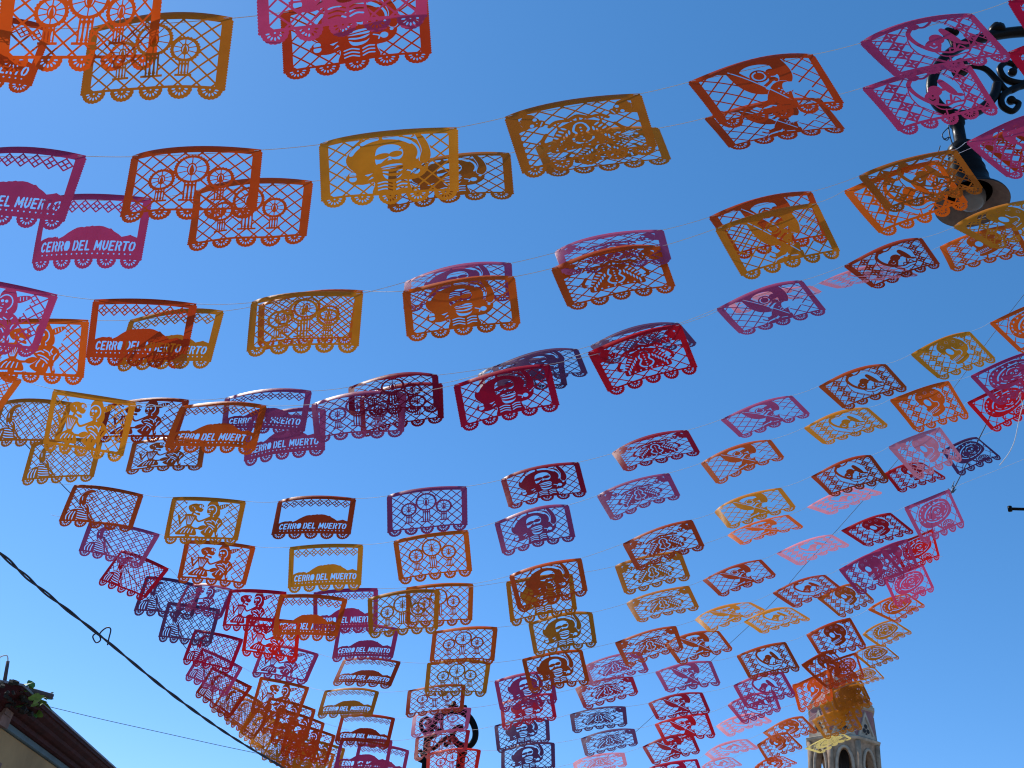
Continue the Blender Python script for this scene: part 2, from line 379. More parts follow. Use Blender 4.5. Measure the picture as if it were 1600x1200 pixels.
def design_insect():
    c = Cut(); c.lattice(0.1, k=0.75, sub=lambda a, b: ((a + b) % 7 == 0))
    c.put(blob([(0.06, 0.05), (0.19, 0.075), (0.20, 0.14), (0.15, 0.20), (0.09, 0.21), (0.06, 0.2)]), blob([(0.94, 0.05), (0.81, 0.075), (0.80, 0.14), (0.85, 0.20), (0.91, 0.21), (0.94, 0.2)]), g=0.004)
    c.skull_small(0.165, 0.145, 1.15, 30); c.skull_small(0.835, 0.145, 1.15, 150)
    c.cut(poly([(0.09, 0.075), (0.125, 0.075), (0.09, 0.11)]), poly([(0.91, 0.075), (0.875, 0.075), (0.91, 0.11)]))
    c.sc = (1.12, 0.5, 0.51)
    dome = blob([(0.28, 0.50), (0.30, 0.40), (0.355, 0.305), (0.43, 0.265), (0.50, 0.255), (0.57, 0.265), (0.645, 0.305), (0.70, 0.40), (0.72, 0.50), (0.60, 0.505), (0.40, 0.505)])
    c.put(dome, g=0.0)
    for m in (-1, 1):
        c.add(curve([(0.5 + m * 0.06, 0.245), (0.5 + m * 0.14, 0.235), (0.5 + m * 0.19, 0.265)], 0.012), curve([(0.5 + m * 0.225, 0.33), (0.5 + m * 0.26, 0.38), (0.5 + m * 0.255, 0.42)], 0.013))
        c.add(seg(0.5 + m * 0.14, 0.24, 0.5 + m * 0.14, 0.30, 0.005), seg(0.5 + m * 0.25, 0.40, 0.5 + m * 0.19, 0.44, 0.006))
        c.cut(curve([(0.5 + m * 0.035, 0.30), (0.5 + m * 0.05, 0.345), (0.5 + m * 0.035, 0.375), (0.5 + m * 0.065, 0.42), (0.5 + m * 0.045, 0.455), (0.5 + m * 0.012, 0.468)], 0.0085))
        for k in range(6):
            t = k / 5; x = 0.5 + m * (0.085 + 0.105 * t); y = 0.325 + 0.115 * t
            c.cut(ell(x + m * 0.022, y - 0.014, 0.024, 0.0085, m * -35), ell(x - m * 0.006, y + 0.026, 0.024, 0.0085, m * 85))
    c.add(curve([(0.45, 0.235), (0.50, 0.215), (0.55, 0.235)], 0.014), seg(0.5, 0.22, 0.5, 0.27, 0.008))
    c.cut(arc(0.5, 0.31, 0.035, 0.03, 200, 340, 0.007))
    for k in range(5): c.cut(cir(0.5, 0.325 + 0.029 * k, 0.0085))
    for k in range(8): c.cut(cir(0.315 + 0.053 * k, 0.487, 0.0095))
    return c
def design_reaper():
    c = Cut(); c.lattice(0.105, k=0.95, ox=0.03)
    hood = blob([(0.20, 0.03), (0.45, 0.02), (0.66, 0.03), (0.71, 0.10), (0.725, 0.22), (0.69, 0.32), (0.60, 0.40), (0.50, 0.40), (0.44, 0.34), (0.37, 0.25), (0.30, 0.12)])
    c.put(hood, g=0.01)
    c.cut(blob([(0.34, 0.20), (0.355, 0.115), (0.42, 0.075), (0.51, 0.075), (0.585, 0.105), (0.60, 0.15), (0.615, 0.26), (0.555, 0.335), (0.46, 0.335), (0.38, 0.29)]))
    c.add(blob([(0.265, 0.05), (0.31, 0.045), (0.40, 0.20), (0.47, 0.33), (0.475, 0.40), (0.42, 0.40), (0.345, 0.35), (0.29, 0.24)]))
    c.add(ring(0.475, 0.205, 0.062, 0.0065), cir(0.475, 0.205, 0.04), seg(0.475, 0.205, 0.475, 0.15, 0.005), seg(0.53, 0.185, 0.64, 0.16, 0.010), ring(0.578, 0.19, 0.036, 0.006), cir(0.580, 0.195, 0.026), seg(0.58, 0.2, 0.615, 0.215, 0.006))
    c.add(curve([(0.537, 0.20), (0.545, 0.27), (0.50, 0.31), (0.44, 0.345)], 0.012), blob([(0.55, 0.255), (0.57, 0.24), (0.60, 0.27), (0.58, 0.30)]))
    c.add(seg(0.545, 0.28, 0.58, 0.27, 0.008))
    c.cut(blob([(0.47, 0.35), (0.53, 0.325), (0.515, 0.385)]))
    c.put(blob([(0.44, 0.47), (0.52, 0.34), (0.60, 0.30), (0.66, 0.33), (0.64, 0.45), (0.63, 0.60), (0.47, 0.60), (0.50, 0.50)]), g=0.006)
    c.put(blob([(0.62, 0.33), (0.72, 0.34), (0.80, 0.40), (0.815, 0.43), (0.76, 0.43), (0.68, 0.41), (0.60, 0.42)]), g=0.006)
    c.add(blob([(0.38, 0.50), (0.44, 0.47), (0.52, 0.40), (0.53, 0.46), (0.46, 0.53), (0.40, 0.54)]), curve([(0.33, 0.50), (0.36, 0.53), (0.42, 0.525)], 0.008))
    c.add(blob([(0.44, 0.60), (0.36, 0.60), (0.37, 0.565), (0.46, 0.55), (0.54, 0.57)]))
    c.cut(curve([(0.36, 0.56), (0.43, 0.535), (0.50, 0.53)], 0.007))
    c.cut(seg(0.285, 0.075, 0.615, 0.52, 0.006))
    for k in range(4): c.cut(cir(0.565 + 0.017 * (k % 2), 0.375 + 0.02 * k, 0.0085), cir(0.60 + 0.012 * (k % 2), 0.40 + 0.014 * k, 0.007))
    c.cut(curve([(0.64, 0.385), (0.70, 0.41)], 0.006), curve([(0.65, 0.45), (0.64, 0.51)], 0.01), curve([(0.52, 0.55), (0.58, 0.56)], 0.006))
    return c
STROKES = {
    'C': [[(0.95, .16), (.62, 0), (.2, .12), (0.02, .5), (.2, .9), (.62, 1), (.95, .84)]],
    'E': [[(0, 0), (0, 1)], [(0, 0), (.9, 0)], [(0, .5), (.75, .5)], [(0, 1), (.9, 1)]],
    'R': [[(0, 0), (0, 1)], [(.62, .02), (.98, .16), (.98, .36), (.6, .5)], [(.62, .52), (1, 1)]],
    'O': [[(.3, .03), (0, .25), (0, .75), (.3, .97)], [(.78, .03), (1.08, .25), (1.08, .75), (.78, .97)]],
    'D': [[(0, 0), (0, 1)], [(.6, 0), (1, .25), (1, .75), (.6, 1)]],
    'L': [[(0, 0), (0, 1), (.9, 1)]],
    'M': [[(0, 1), (.08, 0), (.7, .75), (1.3, 0), (1.4, 1)]],
    'U': [[(0, 0), (0, .75), (.4, 1), (.9, .8), (.95, 0)]],
    'T': [[(-.1, 0), (1.1, 0)], [(.5, 0), (.5, 1)]]}
def design_cerro():
    c = Cut()
    r = 0.0045
    for k in range(8):                            # zigzag of small quartered diamonds
        cx, cy, q = 0.1285 + 0.1062 * k, 0.118, 0.054
        for t in (0.0, 0.5, 1.0):
            c.add(seg(cx - q + t * q, cy - t * q, cx + t * q, cy + q - t * q, r), seg(cx - q + t * q, cy + t * q, cx + t * q, cy - q + t * q, r))
        c.add(seg(cx, cy - q, cx, 0.05, r))
    ridge = [(0.06, 0.425), (0.10, 0.405), (0.145, 0.392), (0.19, 0.397), (0.215, 0.390), (0.222, 0.40), (0.232, 0.392), (0.245, 0.412), (0.29, 0.392), (0.33, 0.362), (0.37, 0.338), (0.41, 0.318), (0.45, 0.312), (0.47, 0.317), (0.49, 0.308), (0.52, 0.309), (0.545, 0.300), (0.555, 0.306), (0.60, 0.301), (0.64, 0.306), (0.69, 0.325), (0.705, 0.322), (0.73, 0.347), (0.77, 0.370), (0.80, 0.395), (0.845, 0.383), (0.872, 0.372), (0.885, 0.380), (0.94, 0.40)]
    c.add(poly(ridge + [(0.94, 0.60), (0.06, 0.60)]))
    x, y0, h, w = 0.088, 0.440, 0.078, 0.0335
    for ch in "CERRO DEL MUERTO":
        if ch == ' ': x += 0.026; continue
        for st in STROKES[ch]:
            c.cut(pl([(x + w * px + 0.010 * (1 - py), y0 + h * py) for px, py in st], 0.0090))
        x += w * (1.4 if ch == 'M' else 1.0) + 0.0222
    for k in range(18): c.cut(cir(0.105 + 0.0465 * k, 0.553, 0.0085))
    return c
def design_couple():
    c = Cut(); c.lattice(0.088, sub=lambda a, b: (a + b + (a - b) // 3) % 3 == 0)
    c.clear(blob([(0.27, 0.03), (0.60, 0.02), (0.80, 0.12), (0.74, 0.35), (0.76, 0.56), (0.5, 0.575), (0.12, 0.575), (0.17, 0.48), (0.2, 0.42), (0.16, 0.34), (0.24, 0.25), (0.22, 0.12)]), g=-0.01)
    # dancer on the left: skull, hair, ribs, skirt, arms
    c.add(ell(0.405, 0.155, 0.062, 0.052, -15), blob([(0.26, 0.14), (0.34, 0.10), (0.40, 0.12), (0.37, 0.20), (0.30, 0.22)]), blob([(0.385, 0.17), (0.46, 0.16), (0.45, 0.215), (0.40, 0.215)]))
    c.cut(cir(0.425, 0.137, 0.023), cir(0.455, 0.16, 0.014), cir(0.315, 0.15, 0.008), curve([(0.34, 0.16), (0.355, 0.195), (0.34, 0.215)], 0.006))
    c.add(seg(0.425, 0.11, 0.44, 0.165, 0.004))
    c.add(curve([(0.35, 0.20), (0.33, 0.25), (0.32, 0.28)], 0.013), blob([(0.37, 0.24), (0.42, 0.235), (0.43, 0.27), (0.39, 0.26)]), seg(0.34, 0.22, 0.385, 0.25, 0.008))
    c.add(blob([(0.235, 0.27), (0.30, 0.255), (0.395, 0.285), (0.36, 0.37), (0.335, 0.44), (0.285, 0.43), (0.26, 0.36)]))
    for k in range(5): c.cut(curve([(0.262 + 0.024 * k, 0.285 + 0.003 * k), (0.27 + 0.019 * k, 0.34), (0.29 + 0.008 * k, 0.40)], 0.0048))
    c.add(blob([(0.145, 0.545), (0.20, 0.47), (0.285, 0.42), (0.34, 0.425), (0.40, 0.47), (0.42, 0.555), (0.30, 0.55)]), box(0.28, 0.54, 0.34, 0.60))
    for k in range(4): c.cut(curve([(0.215 + 0.047 * k, 0.525), (0.235 + 0.043 * k, 0.485), (0.262 + 0.036 * k, 0.46)], 0.0068))
    c.add(curve([(0.25, 0.29), (0.205, 0.37), (0.185, 0.40), (0.165, 0.33), (0.145, 0.28)], 0.012), curve([(0.375, 0.30), (0.42, 0.355), (0.47, 0.345), (0.58, 0.285)], 0.011))
    # partner on the right: hat, face, sash, full skirt
    c.add(blob([(0.52, 0.17), (0.515, 0.10), (0.565, 0.035), (0.61, 0.035), (0.65, 0.09), (0.69, 0.20), (0.685, 0.27), (0.64, 0.29), (0.60, 0.25), (0.56, 0.20)]), box(0.55, 0.045, 0.63, 0.08))
    c.add(blob([(0.665, 0.115), (0.76, 0.08), (0.775, 0.11), (0.69, 0.17)]))
    for k in range(3): c.cut(seg(0.69 + 0.026 * k, 0.112 - 0.009 * k, 0.698 + 0.026 * k, 0.145 - 0.012 * k, 0.005))
    c.cut(arc(0.575, 0.185, 0.064, 0.075, 210, 430, 0.007))
    c.add(ell(0.565, 0.195, 0.05, 0.062)); c.cut(cir(0.545, 0.175, 0.016), cir(0.582, 0.172, 0.016), poly([(0.545, 0.215), (0.56, 0.195), (0.57, 0.215)]), seg(0.53, 0.237, 0.585, 0.242, 0.005))
    c.add(box(0.565, 0.24, 0.605, 0.31))
    c.add(blob([(0.50, 0.36), (0.58, 0.30), (0.66, 0.28), (0.735, 0.33), (0.745, 0.40), (0.70, 0.47), (0.72, 0.56), (0.69, 0.58), (0.66, 0.50), (0.63, 0.57), (0.54, 0.56), (0.48, 0.51), (0.52, 0.47), (0.55, 0.43)]), box(0.55, 0.54, 0.62, 0.60))
    for a in ([(0.53, 0.36), (0.57, 0.345), (0.60, 0.36)], [(0.55, 0.385), (0.60, 0.40), (0.65, 0.435)], [(0.60, 0.33), (0.645, 0.355), (0.66, 0.39)], [(0.68, 0.32), (0.665, 0.35), (0.68, 0.375)], [(0.72, 0.37), (0.70, 0.40), (0.695, 0.43)], [(0.57, 0.44), (0.545, 0.48), (0.54, 0.51)], [(0.61, 0.48), (0.60, 0.51)], [(0.575, 0.42), (0.615, 0.44), (0.64, 0.47)], [(0.70, 0.50), (0.70, 0.54)]):
        c.cut(curve(a, 0.0068))
    c.add(curve([(0.34, 0.455), (0.44, 0.46), (0.53, 0.43)], 0.011), blob([(0.44, 0.44), (0.50, 0.41), (0.55, 0.43), (0.50, 0.475), (0.45, 0.475)]))
    c.add(box(0.06, 0.575, 0.94, 0.60))
    return c
def design_woman():
    c = Cut(); c.lattice(0.078, sub=lambda a, b: (a + b) % 3 == 0)
    c.put(blob([(0.05, 0.60), (0.05, 0.50), (0.10, 0.43), (0.18, 0.405), (0.215, 0.44), (0.205, 0.52), (0.20, 0.60)]), blob([(0.19, 0.60), (0.185, 0.47), (0.205, 0.36), (0.25, 0.30), (0.32, 0.34), (0.36, 0.42), (0.38, 0.52), (0.44, 0.575), (0.40, 0.60)]), g=0.01)
    c.put(blob([(0.175, 0.27), (0.18, 0.19), (0.215, 0.12), (0.28, 0.08), (0.345, 0.085), (0.355, 0.115), (0.30, 0.13), (0.27, 0.17), (0.265, 0.24), (0.28, 0.33), (0.22, 0.36)]), g=0.008)
    c.add(curve([(0.275, 0.165), (0.325, 0.16), (0.345, 0.20), (0.335, 0.255), (0.30, 0.30)], 0.006), seg(0.27, 0.20, 0.335, 0.205, 0.005), seg(0.27, 0.25, 0.32, 0.255, 0.007), seg(0.30, 0.29, 0.27, 0.30, 0.006))
    for k in range(3): c.cut(curve([(0.085 + 0.04 * k, 0.575), (0.075 + 0.045 * k, 0.51), (0.105 + 0.035 * k, 0.45)], 0.008))
    c.cut(seg(0.205, 0.20, 0.215, 0.26, 0.006))
    for k in range(6): c.cut(curve([(0.205 + 0.004 * k, 0.395 + 0.035 * k), (0.265, 0.40 + 0.037 * k), (0.315 + 0.014 * k, 0.425 + 0.032 * k)], 0.0075))
    c.cut(curve([(0.225, 0.33), (0.245, 0.36), (0.285, 0.385)], 0.007), curve([(0.275, 0.335), (0.305, 0.37)], 0.006))
    c.add(curve([(0.34, 0.42), (0.40, 0.49), (0.45, 0.56)], 0.008), seg(0.36, 0.54, 0.48, 0.56, 0.006))
    c.add(box(0.06, 0.575, 0.94, 0.60))
    return c
def checks(c):
    c.lattice(0.092, k=0.95, fill=lambda a, b: (a + b == 2) | (a + b == 11), sub=lambda a, b: (a + b == 0) | (a + b == 13))
def design_dancer():
    c = Cut(); checks(c)
    c.clear(ell(0.52, 0.30, 0.225, 0.265, -25))
    c.add(box(0.06, 0.04, 0.94, 0.06), box(0.06, 0.575, 0.94, 0.60))
    c.add(arc(0.53, 0.31, 0.24, 0.27, 60, 300, 0.0045), arc(0.53, 0.31, 0.235, 0.265, 300, 420, 0.004))
    c.add(curve([(0.375, 0.105), (0.335, 0.16), (0.34, 0.25), (0.37, 0.33), (0.42, 0.40), (0.47, 0.43)], 0.018))
    c.add(blob([(0.37, 0.07), (0.42, 0.055), (0.46, 0.075), (0.45, 0.11), (0.40, 0.12)]), curve([(0.44, 0.10), (0.49, 0.115), (0.55, 0.085), (0.58, 0.055)], 0.010), seg(0.39, 0.05, 0.40, 0.10, 0.008), seg(0.37, 0.11, 0.41, 0.10, 0.010))
    c.add(cir(0.52, 0.285, 0.06), blob([(0.40, 0.33), (0.47, 0.28), (0.53, 0.33), (0.50, 0.40), (0.45, 0.43), (0.41, 0.40)]))
    c.cut(curve([(0.43, 0.355), (0.45, 0.385), (0.48, 0.375)], 0.007), cir(0.475, 0.335, 0.011))
    c.add(blob([(0.585, 0.19), (0.625, 0.17), (0.67, 0.25), (0.70, 0.345), (0.685, 0.385), (0.64, 0.36), (0.60, 0.28)]), seg(0.55, 0.29, 0.62, 0.29, 0.014), blob([(0.67, 0.36), (0.73, 0.37), (0.75, 0.40), (0.70, 0.40)]))
    c.add(curve([(0.46, 0.43), (0.55, 0.47), (0.62, 0.455), (0.72, 0.46)], 0.010), curve([(0.43, 0.41), (0.47, 0.49), (0.55, 0.52), (0.62, 0.505)], 0.0055), curve([(0.55, 0.465), (0.57, 0.42), (0.62, 0.44), (0.66, 0.40), (0.69, 0.44)], 0.0065), seg(0.52, 0.51, 0.50, 0.59, 0.006), curve([(0.62, 0.505), (0.69, 0.50), (0.73, 0.46)], 0.0055), seg(0.66, 0.50, 0.70, 0.59, 0.006), seg(0.47, 0.43, 0.49, 0.40, 0.012), seg(0.63, 0.37, 0.60, 0.45, 0.010))
    return c
def flower(c, x, y, r):
    for k in range(8):
        a = math.pi * k / 4
        c.cut(ell(x + r * math.cos(a), y + r * math.sin(a), r * 0.42, r * 0.17, 45 * k))
def design_skull():
    c = Cut(); checks(c)
    c.add(poly([(0.05, 0.04), (0.30, 0.04), (0.19, 0.13), (0.17, 0.09), (0.05, 0.11)]), poly([(0.95, 0.04), (0.74, 0.04), (0.80, 0.09), (0.95, 0.07)]))
    c.sc = (1.12, 0.53, 0.33)
    head = blob([(0.36, 0.26), (0.35, 0.16), (0.42, 0.085), (0.52, 0.065), (0.63, 0.085), (0.715, 0.16), (0.735, 0.26), (0.70, 0.33), (0.66, 0.36), (0.65, 0.43), (0.56, 0.48), (0.47, 0.50), (0.42, 0.485), (0.43, 0.44), (0.40, 0.40), (0.39, 0.34)])
    c.put(head, g=0.022)
    c.add(seg(0.34, 0.05, 0.40, 0.11, 0.006), seg(0.73, 0.25, 0.79, 0.25, 0.006), seg(0.50, 0.48, 0.48, 0.59, 0.008), seg(0.36, 0.26, 0.30, 0.28, 0.006), seg(0.65, 0.40, 0.72, 0.44, 0.006))
    c.cut(ell(0.465, 0.275, 0.042, 0.058, -18), blob([(0.375, 0.30), (0.395, 0.285), (0.415, 0.345), (0.395, 0.36)]))
    for x, y in ((0.42, 0.165), (0.51, 0.125), (0.605, 0.145), (0.675, 0.225)): flower(c, x, y, 0.020)
    c.cut(curve([(0.53, 0.22), (0.55, 0.28), (0.60, 0.30), (0.60, 0.345), (0.565, 0.37)], 0.0065))
    for k in range(6): c.cut(seg(0.425 + 0.022 * k, 0.40 - 0.006 * k, 0.432 + 0.022 * k, 0.435 - 0.008 * k, 0.0065))
    c.cut(curve([(0.435, 0.452), (0.50, 0.44), (0.57, 0.415)], 0.0045))
    return c
def design_hat():
    c = Cut(); c.lattice(0.12, k=1.1)
    c.put(blob([(0.14, 0.36), (0.17, 0.21), (0.28, 0.11), (0.45, 0.075), (0.66, 0.075), (0.82, 0.14), (0.865, 0.25), (0.83, 0.35), (0.66, 0.43), (0.45, 0.48), (0.24, 0.47)]), g=0.012)
    c.cut(ell(0.535, 0.275, 0.285, 0.145, -10)); c.add(ell(0.545, 0.275, 0.265, 0.125, -10))
    c.add(seg(0.25, 0.33, 0.30, 0.32, 0.02), seg(0.8, 0.2, 0.84, 0.22, 0.02), seg(0.50, 0.12, 0.50, 0.16, 0.012), seg(0.60, 0.40, 0.62, 0.44, 0.015))
    for k in range(9):
        a = math.radians(150 + 150 * k / 8)
        x, y = 0.50 + 0.315 * math.cos(a), 0.275 + 0.165 * math.sin(a)
        c.cut(ell(x, y, 0.021, 0.012, 150 + 150 * k / 8 + 90), cir(x + 0.035 * math.cos(a), y + 0.03 * math.sin(a), 0.007))
    for k in range(10):
        a = math.radians(36 * k + 8)
        c.cut(ell(0.545 + 0.215 * math.cos(a), 0.275 + 0.095 * math.sin(a) - 0.037 * math.cos(a), 0.034, 0.0085, math.degrees(math.atan2(math.cos(a) * 0.095, -math.sin(a) * 0.215)) - 8))
    c.cut(cir(0.505, 0.275, 0.024), cir(0.58, 0.262, 0.024), poly([(0.535, 0.315), (0.55, 0.285), (0.565, 0.31)])); c.add(cir(0.505, 0.28, 0.008), cir(0.58, 0.267, 0.008), seg(0.505, 0.28, 0.505, 0.305, 0.003), seg(0.58, 0.267, 0.58, 0.29, 0.003))
    c.cut(curve([(0.49, 0.335), (0.55, 0.35), (0.61, 0.325)], 0.007), arc(0.545, 0.275, 0.115, 0.085, 190, 330, 0.006))
    c.put(ell(0.66, 0.535, 0.125, 0.085), g=0.01)
    for k in range(7):
        a = math.radians(190 + 160 * k / 6); c.cut(ell(0.66 + 0.095 * math.cos(a), 0.54 + 0.06 * math.sin(a), 0.02, 0.008, math.degrees(a)))
    c.cut(arc(0.66, 0.55, 0.06, 0.04, 190, 350, 0.006))
    c.add(curve([(0.42, 0.43), (0.45, 0.50), (0.52, 0.56)], 0.016), curve([(0.36, 0.44), (0.30, 0.52), (0.32, 0.60)], 0.010), seg(0.52, 0.42, 0.50, 0.58, 0.010))
    c.add(box(0.06, 0.575, 0.94, 0.60))
    return c
DESIGNS = {'A': design_candles, 'B': design_charro, 'C': design_insect, 'D': design_reaper, 'E': design_cerro,
           'F': design_couple, 'G': design_skull, 'H': design_hat, 'I': design_woman, 'J': design_dancer}

